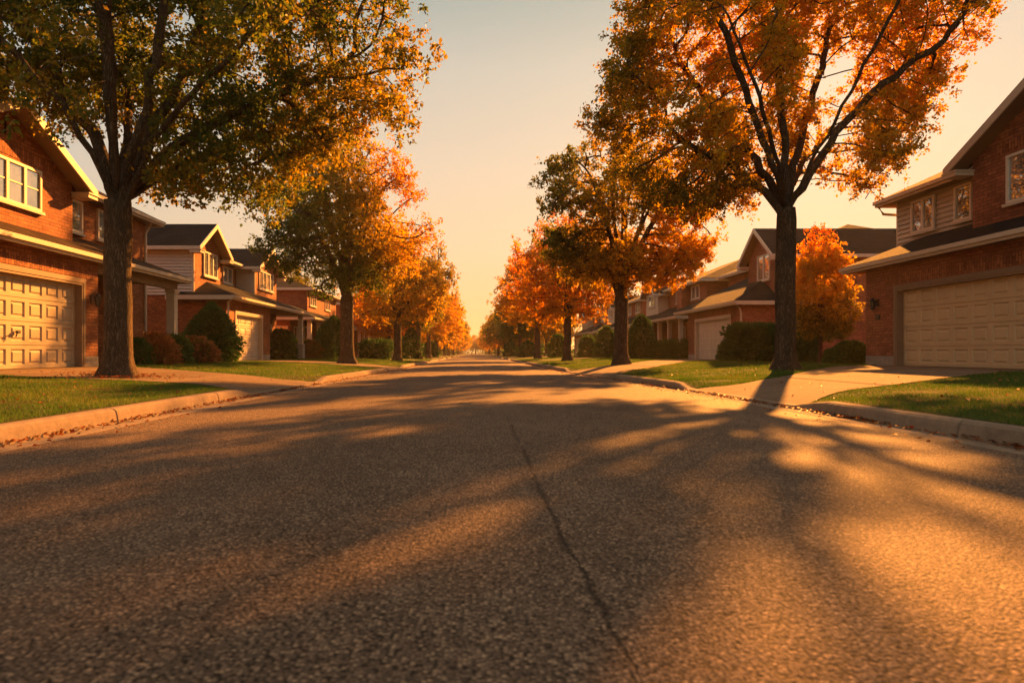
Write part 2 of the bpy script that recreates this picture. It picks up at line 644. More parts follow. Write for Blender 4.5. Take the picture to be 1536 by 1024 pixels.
def driveway(dr):
    s = dr[0]
    m = MB(); nv = 12
    ts = sorted(set([i / 30 for i in range(31)]) | set(q + e for q in (0.27, 0.52, 0.77) for e in (-0.0035, -0.0015, 0.0015, 0.0035)))
    nt = len(ts) - 1
    for i, t in enumerate(ts):
        gr = any(abs(t - q) < 0.002 for q in (0.27, 0.52, 0.77))
        y0, y1 = drive_lim(dr, t)
        for j in range(nv + 1):
            y = y0 + (y1 - y0) * j / nv
            e = edge(s, y) + 0.185
            d = e + (dr[5] + 0.1 - e) * t
            z = yard_z(s, d, y) + (-0.004 if gr else 0.012)
            if i == 0:
                d -= 0.085; z = 0.026
            m.v.append((s * d, y, z))
    for i in range(nt):
        for j in range(nv):
            a = i * (nv + 1) + j
            m.f.append((a, a + 1, a + nv + 2, a + nv + 1))
    tag(m.build('driveway', 'drive_concrete', None, True), kind='structure')


for dr in DRIVES:
    driveway(dr)


# ------------------------------------------------------------------ houses
class House:
    def __init__(self, s, y, d, label, group='brick houses along the street', brick='red_brick', roof='shingle_grey', name='brick_house'):
        self.s, self.brick, self.roof_m = s, brick, roof
        self.root = empty(name, (s * d, y, 0.38), label, 'house', group)

    def X(self, d):
        return self.s * d

    def bx(self, m, d0, d1, y0, y1, z0, z1):
        return m.box(min(self.s * d0, self.s * d1), max(self.s * d0, self.s * d1), y0, y1, z0, z1)

    def wall(self, d0, d1, y0, y1, z0, z1, mat=None, name='wall'):
        m = MB(); self.bx(m, d0, d1, y0, y1, z0, z1)
        return m.build(name, mat or self.brick, self.root)

    def siding(self, face, a, b0, b1, z0, z1, mat='siding'):
        """lapped boards: face 'street' -> plane d=a, b is y; face 'near' -> plane y=a, b is d"""
        m = MB(); h = 0.135
        n = int(round((z1 - z0) / h)); h = (z1 - z0) / n
        for i in range(n):
            za, zb = z0 + i * h, z0 + (i + 1) * h
            if face == 'street':
                P = [(self.X(a - 0.055), b0, za), (self.X(a - 0.055), b1, za), (self.X(a + 0.01), b1, za), (self.X(a + 0.01), b0, za),
                     (self.X(a - 0.008), b0, zb), (self.X(a - 0.008), b1, zb), (self.X(a + 0.01), b1, zb), (self.X(a + 0.01), b0, zb)]
            else:
                P = [(self.X(b0), a - 0.055, za), (self.X(b1), a - 0.055, za), (self.X(b1), a + 0.01, za), (self.X(b0), a + 0.01, za),
                     (self.X(b0), a - 0.008, zb), (self.X(b1), a - 0.008, zb), (self.X(b1), a + 0.01, zb), (self.X(b0), a + 0.01, zb)]
            m.hexa(P)
        return m.build('siding', mat, self.root)

    def trim_ring(self, d0, d1, y0, y1, ze, skip=()):
        m = MB(); th = 0.035; zt, zb = ze + 0.012, ze - 0.17
        if 'front' not in skip: self.bx(m, d0 - th, d0, y0 - th, y1 + th, zb, zt)
        if 'back' not in skip: self.bx(m, d1, d1 + th, y0 - th, y1 + th, zb, zt)
        if 'near' not in skip: self.bx(m, d0, d1, y0 - th, y0, zb, zt)
        if 'far' not in skip: self.bx(m, d0, d1, y1, y1 + th, zb, zt)
        f = m.build('fascia', 'trim', self.root)
        g_ = MB()                                              # gutter lip under the edge of the shingles
        if 'front' not in skip: self.bx(g_, d0 - th - 0.07, d0 - th - 0.002, y0 - th, y1 + th, ze - 0.10, ze + 0.004)
        if g_.v: g_.build('gutter', 'trim', self.root)
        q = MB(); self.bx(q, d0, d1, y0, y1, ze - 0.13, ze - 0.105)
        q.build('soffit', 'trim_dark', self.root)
        return f

    def hip(self, d0, d1, y0, y1, ze, slope, oh=0.42):
        d0 -= oh; d1 += oh; y0 -= oh; y1 += oh
        W, L = d1 - d0, y1 - y0
        hw = min(W, L) / 2; zr = ze + slope * hw
        if L >= W:
            ra, rb = (d0 + hw, y0 + hw), (d0 + hw, y1 - hw)
        else:
            ra, rb = (d0 + hw, y0 + hw), (d1 - hw, y0 + hw)
        if abs(L - W) < 0.02:
            rb = (ra[0], ra[1] + 0.05)
        m = MB()
        V = [(d0, y0, ze), (d1, y0, ze), (d1, y1, ze), (d0, y1, ze)]
        V += [(a, b, ze + 0.04) for a, b, _ in V]
        V += [(ra[0], ra[1], zr + 0.04), (rb[0], rb[1], zr + 0.04)]
        V = [(self.X(a), b, c) for a, b, c in V]
        F = [(3, 2, 1, 0), (0, 1, 5, 4), (1, 2, 6, 5), (2, 3, 7, 6), (3, 0, 4, 7)]
        if L >= W:
            F += [(4, 5, 8), (6, 7, 9), (5, 6, 9, 8), (7, 4, 8, 9)]
        else:
            F += [(4, 5, 9, 8), (6, 7, 8, 9), (5, 6, 9), (7, 4, 8)]
        m.add(V, F)
        o = m.build('roof', self.roof_m, self.root)
        self.trim_ring(d0, d1, y0, y1, ze)
        return zr

    def gable(self, dF, dB, y0, y1, ze, za, ohf=0.42, ohs=0.38, returns=True, wall=True):
        """gable facing the street, its ridge running back from it"""
        ym = (y0 + y1) / 2; sl = (za - ze) / (ym - y0); X = self.X
        if wall:
            m = MB()
            m.prism([(X(dF), y0, ze), (X(dF), y1, ze), (X(dF), ym, za)], (X(0.25), 0, 0))
            m.build('gable_wall', self.brick, self.root)
        ya, yb = y0 - ohs, y1 + ohs; zl = ze - sl * ohs; t = 0.13
        d0 = dF - ohf
        m = MB()
        prof = [(ya, zl), (ym, za), (yb, zl), (yb, zl + t), (ym, za + t), (ya, zl + t)]
        n = 6
        vs = [(X(d0), y, z) for y, z in prof] + [(X(dB), y, z) for y, z in prof]
        m.add(vs, [(0, 1, 4, 5), (1, 2, 3, 4), (6, 11, 10, 7), (7, 10, 9, 8), (0, 6, 7, 1), (1, 7, 8, 2), (2, 8, 9, 3), (3, 9, 10, 4), (4, 10, 11, 5), (5, 11, 6, 0)])
        m.build('roof', self.roof_m, self.root)
        m = MB(); b = 0.15                                     # rake boards and eave boards
        for (p, q) in (((ya, zl), (ym, za)), ((ym, za), (yb, zl))):
            m.prism([(X(d0), p[0], p[1] + t - b - 0.06), (X(d0), q[0], q[1] + t - b - 0.06), (X(d0), q[0], q[1] + t + 0.006), (X(d0), p[0], p[1] + t + 0.006)], (X(-0.04), 0, 0))
        for (yy, sg) in ((ya, -1), (yb, 1)):
            self.bx(m, d0 - 0.04, dB, min(yy, yy + sg * 0.035), max(yy, yy + sg * 0.035), zl - 0.03, zl + t - 0.01)
        m.build('rake_board', 'trim', self.root)
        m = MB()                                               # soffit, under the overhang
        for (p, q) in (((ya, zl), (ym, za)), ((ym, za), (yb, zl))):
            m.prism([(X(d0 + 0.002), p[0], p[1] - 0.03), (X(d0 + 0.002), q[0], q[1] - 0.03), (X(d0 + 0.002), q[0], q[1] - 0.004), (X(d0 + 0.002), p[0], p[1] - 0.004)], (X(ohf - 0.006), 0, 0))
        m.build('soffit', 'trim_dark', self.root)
        if returns:
            for (a, c) in ((ya - 0.005, y0 + 0.05), (y1 - 0.05, yb + 0.005)):
                m = MB()
                self.bx(m, d0 - 0.045, dF - 0.003, a, c, zl - 0.15, zl - 0.045)
                self.bx(m, d0 - 0.075, dF - 0.003, a - 0.03, c + 0.03, zl - 0.05, zl - 0.015)
                m.build('eave_return', 'trim', self.root)

    def skirt(self, dw, de, y0, y1, ze, zt, h0=True, h1=True):
        """lower roof leaning on the wall at dw, its eave at de"""
        X = self.X; run = dw - de; m = MB()
        t0 = y0 + (run if h0 else 0); t1 = y1 - (run if h1 else 0)
        V = [(X(de), y0, ze), (X(de), y1, ze), (X(dw), y1, ze), (X(dw), y0, ze),
             (X(de), y0, ze + 0.04), (X(de), y1, ze + 0.04), (X(dw), y1, ze + 0.04), (X(dw), y0, ze + 0.04), (X(dw), t0, zt), (X(dw), t1, zt)]
        F = [(0, 3, 2, 1), (0, 1, 5, 4), (1, 2, 6, 5), (0, 4, 7, 3), (4, 5, 9, 8), (5, 6, 9), (4, 8, 7), (2, 3, 7, 8, 9, 6)]
        m.add(V, F)
        m.build('roof', self.roof_m, self.root)
        self.trim_ring(de, dw, y0, y1, ze, ('back',))

    def window(self, face, a, b0, b1, z0, z1, n=2, bar=False, sill=True):
        fw = 0.065
        fr, pn, sl = MB(), MB(), MB()

        def B(m, u0, u1, za, zb, p0, p1):
            if face == 'street':
                self.bx(m, a - p1, a - p0, u0, u1, za, zb)
            else:
                m.box(min(self.X(u0), self.X(u1)), max(self.X(u0), self.X(u1)), a - p1, a - p0, za, zb)
        B(fr, b0, b1, z1 - fw, z1, 0.002, 0.06); B(fr, b0, b1, z0, z0 + fw, 0.002, 0.06)
        B(fr, b0, b0 + fw, z0 + fw, z1 - fw, 0.002, 0.06); B(fr, b1 - fw, b1, z0 + fw, z1 - fw, 0.002, 0.06)
        w = (b1 - b0) / n
        for i in range(1, n):
            c = b0 + w * i
            B(fr, c - 0.045, c + 0.045, z0 + fw, z1 - fw, 0.002, 0.055)
        if bar:
            zm = z0 + (z1 - z0) * 0.52
            for i in range(n):
                B(fr, b0 + w * i + 0.05, b0 + w * (i + 1) - 0.05, zm - 0.016, zm + 0.016, 0.002, 0.035)
        for i in range(n):
            B(pn, b0 + w * i + 0.047, b0 + w * (i + 1) - 0.047, z0 + fw - 0.002, z1 - fw + 0.002, 0.004, 0.018)
        o = fr.build('window', 'white_frame', self.root)
        pn.build('pane', 'window_glass', o)
        if sill:
            B(sl, b0 - 0.06, b1 + 0.06, z0 - 0.07, z0 - 0.002, 0.002, 0.10)
            sl.build('sill', 'trim', o)
        return o

    def garage(self, d, wy0, wy1, dy0, dy1, z0, z1, ztop, dback, rows=4, cols=8, paint='garage_paint', soldier=True):
        """front wall with an opening, and a panelled door set back in it"""
        X = self.X; th = 0.26
        m = MB()
        self.bx(m, d, d + th, wy0, dy0, 0.30, ztop); self.bx(m, d, d + th, dy1, wy1, 0.30, ztop)
        self.bx(m, d, d + th, dy0, dy1, z1, ztop)
        self.bx(m, d + th, dback, wy0, wy1, 0.30, ztop)
        m.build('wall', self.brick, self.root)
        if soldier:
            m = MB(); self.bx(m, d - 0.012, d - 0.001, dy0 - 0.5, dy1 + 0.5, z1 + 0.14, z1 + 0.42)
            m.build('brick_lintel', 'soldier_brick', self.root)
        dd = d + 0.16
        m = MB()
        H = (z1 - z0 - 0.02) / rows; W = (dy1 - dy0 - 0.12) / cols
        self.bx(m, dd + 0.03, dd + 0.06, dy0, dy1, z0 + 0.01, z1)
        for r in range(rows):
            za, zb = z0 + 0.015 + r * H + 0.006, z0 + 0.015 + (r + 1) * H - 0.006
            ya, yb = dy0 + 0.06, dy1 - 0.06
            # stiles and rails, then each raised panel in its groove
            iw, ih = 0.075, 0.085
            for c in range(cols):
                y0, y1 = ya + c * W, ya + (c + 1) * W
                rects = [(0, 0, 0.0), (iw, ih, 0.0), (iw + 0.02, ih + 0.02, 0.028), (iw + 0.05, ih + 0.05, 0.026), (iw + 0.075, ih + 0.075, 0.006)]
                vs = []
                for (ey, ez, dep) in rects:
                    vs += [(X(dd + dep), y0 + ey, za + ez), (X(dd + dep), y1 - ey, za + ez), (X(dd + dep), y1 - ey, zb - ez), (X(dd + dep), y0 + ey, zb - ez)]
                fs = []
                for q in range(4):
                    for k in range(4):
                        fs.append((q * 4 + k, q * 4 + (k + 1) % 4, q * 4 + 4 + (k + 1) % 4, q * 4 + 4 + k))
                fs.append((16, 17, 18, 19))
                m.add(vs, fs)
            self.bx(m, dd + 0.004, dd + 0.03, ya - 0.001, yb + 0.001, za - 0.001, za + 0.02)
        o = m.build('garage_door', paint, self.root)
        m = MB()
        self.bx(m, d - 0.02, dd + 0.03, dy0, dy0 + 0.055, z0, z1 - 0.055); self.bx(m, d - 0.02, dd + 0.03, dy1 - 0.055, dy1, z0, z1 - 0.055)
        self.bx(m, d - 0.02, dd + 0.03, dy0, dy1, z1 - 0.055, z1 + 0.0)
        self.bx(m, d - 0.035, d - 0.002, dy0 - 0.10, dy1 + 0.10, z1 + 0.001, z1 + 0.12)
        self.bx(m, d - 0.03, d - 0.002, dy0 - 0.10, dy0 - 0.001, z0, z1); self.bx(m, d - 0.03, d - 0.002, dy1 + 0.001, dy1 + 0.10, z0, z1)
        m.build('door_frame', 'trim_dark' if paint != 'garage_paint_white' else 'trim', o)
        for (ya, yb) in ((wy0 - 0.006, dy0 - 0.11), (dy1 + 0.11, wy1 + 0.006)):
            m = MB(); self.bx(m, d - 0.008, d + 0.01, ya, yb, 0.30, 0.66)
            m.build('foundation', 'foundation', self.root)
        return o

    def column(self, d, y, z0, z1, w=0.26):
        m = MB(); h = w / 2
        self.bx(m, d - h, d + h, y - h, y + h, z0 + 0.15, z1 - 0.12)
        self.bx(m, d - h - 0.04, d + h + 0.04, y - h - 0.04, y + h + 0.04, z0, z0 + 0.15)
        self.bx(m, d - h - 0.04, d + h + 0.04, y - h - 0.04, y + h + 0.04, z1 - 0.12, z1)
        return m.build('column', 'trim', self.root)

    def lamp(self, d, y, z):
        m = MB()
        self.bx(m, d - 0.03, d - 0.003, y - 0.06, y + 0.06, z - 0.10, z + 0.12)
        m.tube([(self.X(d - 0.02), y, z + 0.10), (self.X(d - 0.09), y, z + 0.17), (self.X(d - 0.16), y, z + 0.14)], 0.014, 6)
        m.tube([(self.X(d - 0.16), y, z - 0.20), (self.X(d - 0.16), y, z - 0.16), (self.X(d - 0.16), y, z + 0.06), (self.X(d - 0.16), y, z + 0.07), (self.X(d - 0.16), y, z + 0.15)], [0.03, 0.06, 0.085, 0.11, 0.02], 8)
        return m.build('wall_lamp', 'dark_metal', self.root)

    def downspout(self, pts):
        m = MB(); m.tube([(self.X(a), b, c) for a, b, c in pts], 0.045, 8)
        return m.build('downspout', 'trim', self.root)

    def door(self, d, y0, y1, z0, z1):
        m = MB(); self.bx(m, d - 0.05, d - 0.003, y0, y1, z0, z1)
        w = y1 - y0
        for (a, b) in ((0.12, 0.45), (0.55, 0.92)):
            for (c, e) in ((0.12, 0.46), (0.54, 0.88)):
                self.bx(m, d - 0.07, d - 0.05, y0 + w * c, y0 + w * e, z0 + (z1 - z0) * a, z0 + (z1 - z0) * b)
        o = m.build('front_door', 'door_paint', self.root)
        m = MB(); self.bx(m, d - 0.09, d - 0.003, y0 - 0.1, y0 - 0.001, z0, z1); self.bx(m, d - 0.09, d - 0.003, y1 + 0.001, y1 + 0.1, z0, z1)
        self.bx(m, d - 0.09, d - 0.003, y0 - 0.1, y1 + 0.1, z1 + 0.001, z1 + 0.1)
        m.build('door_frame', 'white_frame', o)


# ---- left, nearest
H = House(-1, 16, 15, 'nearest left house, sunlit orange brick gable over a cream panelled garage door', roof='shingle_brown')
H.garage(10.0, 10.6, 17.7, 12.05, 17.0, 0.38, 2.52, 3.12, 11.9)
H.wall(10.8, 11.75, 12.9, 17.9, 3.3, 5.25)                       # upper bay
H.wall(11.8, 20, 9.2, 23.9, 0.30, 5.35)                         # main body
H.gable(10.8, 14.5, 12.9, 17.9, 5.25, 6.5)
H.hip(11.8, 20, 9.2, 23.9, 5.5, 0.5)
H.skirt(11.8, 9.7, 10.2, 22.7, 3.25, 4.15, True, True)
H.wall(10.03, 10.22, 17.71, 22.5, 2.86, 3.12, 'trim_dark', 'porch_beam')
H.column(10.12, 22.3, 0.38, 2.86)
H.window('street', 10.8, 14.75, 16.56, 4.23, 5.24, 3, True)
H.window('street', 11.8, 19.3, 20.0, 4.3, 5.25, 1)
H.window('street', 11.8, 20.8, 21.4, 4.3, 5.25, 1)
H.window('street', 11.8, 22.2, 22.85, 0.95, 2.55, 1)
H.door(11.8, 19.6, 20.6, 0.45, 2.5)
H.lamp(10.0, 17.4, 2.15)
m = MB()
for k in range(9):
    H.bx(m, 10.788, 10.799, 15.33 - 0.02, 15.33 + 0.02, 5.78, 6.2)
m.build('vent_slot', 'dark_metal', H.root)
m = MB(); H.bx(m, 10.788, 10.799, 14.3, 17.4, 5.32, 5.6)
m.build('brick_lintel', 'soldier_brick', H.root)
gd = [c for c in H.root.children if c.name.startswith('garage_door')][0]
m = MB()
m.tube([(-10.10, 14.75, 1.18), (-10.10, 14.75, 1.24)], 0.05, 10)
m.tube([(-10.14, 14.72, 1.22), (-10.06, 14.72, 1.22), (-10.045, 14.66, 1.21), (-10.05, 14.60, 1.10)], 0.014, 6)
m.build('handle', 'dark_metal', gd)
H.downspout([(11.42, 23.6, 5.4), (11.6, 23.75, 5.2), (11.72, 23.75, 5.0), (11.72, 23.75, 0.4)])

# ---- left, second
H = House(-1, 32, 15, 'second left house with two small gables, pale side siding and a white garage door')
H.garage(10.5, 28.2, 34.2, 29.3, 32.9, 0.38, 2.5, 3.1, 11.9, 4, 4, 'garage_paint_white')
H.wall(11.91, 12.89, 28.2, 31.2, 0.30, 5.35)
H.wall(12.9, 21, 28.2, 40.2, 0.30, 5.35)
H.wall(11.9, 12.85, 36.0, 40.0, 0.30, 5.45)
H.wall(11.92, 12.88, 34.21, 35.99, 0.30, 3.1)
H.siding('near', 28.2, 11.93, 20.9, 3.2, 5.32)
H.siding('near', 36.0, 11.93, 12.88, 3.9, 5.42)
H.wall(11.86, 11.98, 28.165, 28.21, 3.2, 5.32, 'trim', 'corner_board')
H.wall(11.86, 11.98, 35.965, 36.01, 3.9, 5.42, 'trim', 'corner_board')
H.gable(11.9, 21.0, 28.2, 31.2, 5.35, 6.35)
H.gable(11.9, 17.0, 36.0, 40.0, 5.45, 6.55)
H.hip(12.9, 21, 29.9, 40.2, 5.45, 0.19)
H.skirt(12.9, 10.1, 27.8, 40.4, 3.15, 4.3, True, True)
H.column(10.45, 40.0, 0.38, 3.02)
H.window('street', 11.9, 29.2, 30.75, 4.15, 5.22, 3)
H.window('street', 12.9, 34.1, 35.4, 4.35, 5.2, 2)
H.window('street', 11.9, 36.7, 39.3, 4.3, 5.3, 4)
H.window('street', 11.9, 37.0, 39.0, 1.0, 2.4, 3)
H.door(11.92, 34.6, 35.6, 0.45, 2.5)
H.downspout([(10.05, 28.0, 3.1), (10.4, 28.15, 2.9), (10.44, 28.15, 0.4)])
m = MB(); m.tube([(-15.5, 31.0, 5.9), (-15.5, 31.0, 6.5)], 0.05, 8)
m.build('vent_pipe', 'dark_metal', H.root)

# ---- left, third
H = House(-1, 50, 15, 'third left house, brick upper storey over a long low porch roof', brick='red_brick_dark')
H.garage(10.8, 48.6, 54.6, 49.6, 53.4, 0.38, 2.5, 3.0, 12.0, 4, 4, 'garage_paint_white')
H.wall(12.0, 21, 43.4, 58, 0.30, 3.1)
H.wall(12.05, 20.9, 48, 57.9, 3.1, 5.35)
H.hip(12.05, 20.9, 48, 57.9, 5.4, 0.36)
H.skirt(12.9, 10.4, 43.0, 58.2, 3.05, 4.1)
H.window('street', 12.05, 48.6, 50.6, 4.2, 5.2, 3)
H.window('street', 12.05, 53.6, 55.4, 4.2, 5.2, 2)
H.window('near', 43.4, 12.15, 13.1, 0.9, 2.5, 2)
H.window('street', 12.0, 44.2, 46.4, 0.9, 2.5, 3)
for y in (43.4, 46.0, 48.3):
    H.column(10.75, y, 0.38, 2.92)
H.door(12.0, 46.8, 47.8, 0.45, 2.5)

# ---- right, nearest
H = House(1, 15, 16, 'nearest right house, shaded red brick, wide tan garage door and siding upstairs', brick='red_brick_dark')
H.garage(11.8, 11.5, 20.1, 13.55, 18.65, 0.38, 2.52, 3.22, 13.0, 4, 8, 'garage_paint_tan')
H.wall(13.0, 22, 9.5, 20.45, 0.30, 5.35)
H.wall(12.4, 12.98, 11.0, 16.6, 3.3, 5.5)
H.siding('street', 13.0, 16.62, 20.45, 3.8, 5.32, 'siding_tan')
H.wall(12.96, 13.06, 20.40, 20.49, 3.5, 5.32, 'trim', 'corner_board')
H.gable(12.4, 16.5, 11.0, 16.6, 5.5, 6.95)
H.hip(13.0, 22, 9.5, 20.45, 5.45, 0.5)
H.skirt(13.0, 11.4, 9.0, 20.65, 3.34, 4.12, True, True)
H.window('street', 12.4, 13.7, 15.5, 4.2, 5.32, 2)
H.window('street', 12.943, 18.72, 19.72, 4.25, 5.2, 2)
H.window('street', 12.943, 17.3, 17.95, 4.25, 5.2, 1)
m = MB(); H.bx(m, 12.388, 12.399, 13.4, 15.8, 5.4, 5.66)
m.build('brick_lintel', 'soldier_brick', H.root)
H.lamp(11.8, 19.5, 2.2)
m = MB(); H.bx(m, 11.78, 11.798, 19.4, 19.6, 1.72, 1.86)
m.build('number_plate', 'dark_metal', H.root)
H.downspout([(12.55, 20.75, 5.3), (12.7, 20.72, 5.05), (13.05, 20.6, 5.0)])

# ---- right, second
H = House(1, 36, 17, 'second right house, steep brick gable with one tall window over a beige garage door', brick='red_brick_dark')
H.garage(12.5, 31.25, 39.0, 32.6, 37.7, 0.38, 2.52, 3.05, 14.2, 4, 8, 'garage_paint_white')
H.wall(14.2, 15.6, 31.25, 34.55, 0.30, 5.5)
H.wall(15.61, 25, 31.26, 41.0, 0.30, 5.35)
H.wall(14.21, 15.6, 34.56, 40.0, 0.30, 3.05)
H.gable(14.2, 21.0, 31.25, 34.55, 5.5, 6.75)
H.hip(15.6, 25, 31.6, 41, 5.45, 0.44)
H.skirt(15.59, 12.1, 30.85, 40.2, 3.15, 5.12)
H.window('street', 14.2, 32.0, 33.4, 4.3, 5.55, 2)
H.downspout([(12.1, 31.0, 3.05), (12.4, 31.15, 2.8), (12.46, 31.19, 2.6), (12.46, 31.19, 0.4)])


def porch_house(s, y0, d, label, brick, chim=True):
    H = House(s, y0 + 7, d + 4, label, brick=brick)
    H.wall(d + 1.6, d + 10, y0, y0 + 13, 0.30, 5.3)
    H.garage(d, y0 + 7.6, y0 + 13, y0 + 8.4, y0 + 12.0, 0.38, 2.5, 3.0, d + 1.59, 4, 4, 'garage_paint_white')
    H.skirt(d + 1.6, d - 0.4, y0 - 0.4, y0 + 13.4, 3.05, 4.05)
    H.hip(d + 1.6, d + 10, y0, y0 + 13, 5.4, 0.42)
    H.wall(d + 0.8, d + 1.58, y0 + 8.2, y0 + 11.6, 3.4, 5.3, 'siding_tan', 'bay')
    H.gable(d + 0.8, d + 5, y0 + 8.2, y0 + 11.6, 5.3, 6.4, wall=True)
    H.window('street', d + 0.8, y0 + 9.0, y0 + 10.8, 4.3, 5.2, 2)
    H.window('street', d + 1.6, y0 + 1.2, y0 + 2.8, 4.3, 5.2, 2)
    H.window('street', d + 1.6, y0 + 4.6, y0 + 6.2, 4.3, 5.2, 2)
    H.window('street', d + 1.6, y0 + 0.9, y0 + 3.0, 0.9, 2.4, 3)
    H.door(d + 1.6, y0 + 4.2, y0 + 5.2, 0.45, 2.5)
    for q in (0.2, 2.6, 5.0, 7.3):
        H.column(d + 0.05, y0 + q, 0.38, 2.92)
    if chim:
        H.wall(d + 1.0, d + 1.58, y0 + 3.1, y0 + 4.2, 3.4, 5.25, None, 'chimney_breast')
    return H


porch_house(1, 42.0, 13.0, 'third right house, pale porch columns under a long grey roof', 'red_brick_dark')
porch_house(1, 57.5, 13.0, 'fourth house on the right, seen between the two trunks beyond the third house', 'red_brick_dark', False)
porch_house(-1, 62.5, 10.8, 'fourth left house, brick, mostly hidden by the third and fourth trees', 'red_brick')
porch_house(1, 74, 13.0, 'fifth house on the right, far brick house behind the orange trees', 'red_brick_dark')
porch_house(-1, 84.5, 10.8, 'fifth house on the left, far brick house behind the small trees', 'red_brick_dark')

# ------------------------------------------------------------------ trees
PHI = math.pi * (3 - math.sqrt(5))


def crown_points(rng, n, z0, z1, prof, rx0, rx1, ry0, ry1, seed, keep=None):
    """points inside a lumpy crown: prof gives the share of the radius at each height"""
    out = []
    hs = [p[0] for p in prof]; rs = [p[1] for p in prof]
    while len(out) < n:
        t = rng.random(); a = rng.random() * 2 * math.pi
        pr = float(np.interp(t, hs, rs))
        if rng.random() > pr * pr + 0.05:
            continue
        r = rng.random() ** 0.42
        x, y = math.cos(a) * r, math.sin(a) * r
        lump = 1 + 0.22 * noise.noise((math.cos(a) * 1.7 + seed, math.sin(a) * 1.7, t * 3.2)) + 0.10 * noise.noise((math.cos(a) * 5 + seed, math.sin(a) * 5, t * 8))
        X = x * pr * lump * (rx1 if x > 0 else rx0); Y = y * pr * lump * (ry1 if y > 0 else ry0)
        Z = z0 + (z1 - z0) * t
        if noise.noise((X * 0.42 + seed * 3, Y * 0.42, Z * 0.5)) < -0.22:
            continue
        if keep and not keep((X, Y, Z)):
            continue
        out.append((X, Y, Z))
    return out


def grow(seed, fork, trunk_r, limbs, pts, step, infl, kill, iters=70, lean=(0, 0)):
    rng = random.Random(seed)
    P, par, lim = [], [], []

    def add(p, q, l):
        P.append(Vector(p)); par.append(q); lim.append(l)
        return len(P) - 1
    cur = add((0, 0, -0.15), -1, 0)
    nz = max(3, int(fork / 0.28))
    wob = [0.0, 0.0]
    tr = [cur]
    for i in range(1, nz + 1):
        z = fork * i / nz
        wob[0] += rng.uniform(-1, 1) * 0.012; wob[1] += rng.uniform(-1, 1) * 0.012
        cur = add((lean[0] * z / fork + wob[0], lean[1] * z / fork + wob[1], z), cur, 0)
        tr.append(cur)
    for L in limbs:
        k = min(range(len(tr)), key=lambda i: abs(P[tr[i]].z - L[0][2]))
        c = tr[k]; p0 = P[c].copy()
        for w in L[1:]:
            w = Vector(w); n = max(1, int((w - p0).length / step))
            for i in range(1, n + 1):
                q = p0.lerp(w, i / n) + Vector((rng.uniform(-1, 1), rng.uniform(-1, 1), rng.uniform(-1, 1))) * 0.045
                c = add(q, c, 1)
            p0 = w
    A = [Vector(p) for p in pts]
    alive = list(range(len(A)))
    for it in range(iters):
        kd = kdtree.KDTree(len(P))
        for i, p in enumerate(P):
            kd.insert(p, i)
        kd.balance()
        acc = {}; keep = []
        for a in alive:
            co, i, d = kd.find(A[a])
            if d < kill:
                continue
            keep.append(a)
            if d < infl and not (lim[i] == 0 and P[i].z < fork - 0.4):
                acc.setdefault(i, []).append((A[a] - P[i]).normalized())
        alive = keep
        if not acc:
            break
        base = len(P)
        for i, ds in acc.items():
            v = Vector((0, 0, 0.12))
            for q in ds:
                v += q / len(ds)
            if par[i] >= 0:
                v += (P[i] - P[par[i]]).normalized() * 0.45
            v += Vector((rng.uniform(-1, 1), rng.uniform(-1, 1), rng.uniform(-1, 1))) * 0.22
            if v.length < 1e-3:
                continue
            add(P[i] + v.normalized() * step, i, 2)
        if len(P) == base:
            break
    n = len(P)
    kids = [[] for _ in range(n)]
    for i in range(1, n):
        kids[par[i]].append(i)
    tips = [0] * n
    for i in range(n - 1, -1, -1):
        tips[i] = max(1, sum(tips[k] for k in kids[i]))
    N = tips[0]
    rad = [max(0.008, trunk_r * (t / N) ** 0.45) for t in tips]
    return P, par, kids, tips, rad, lim, fork


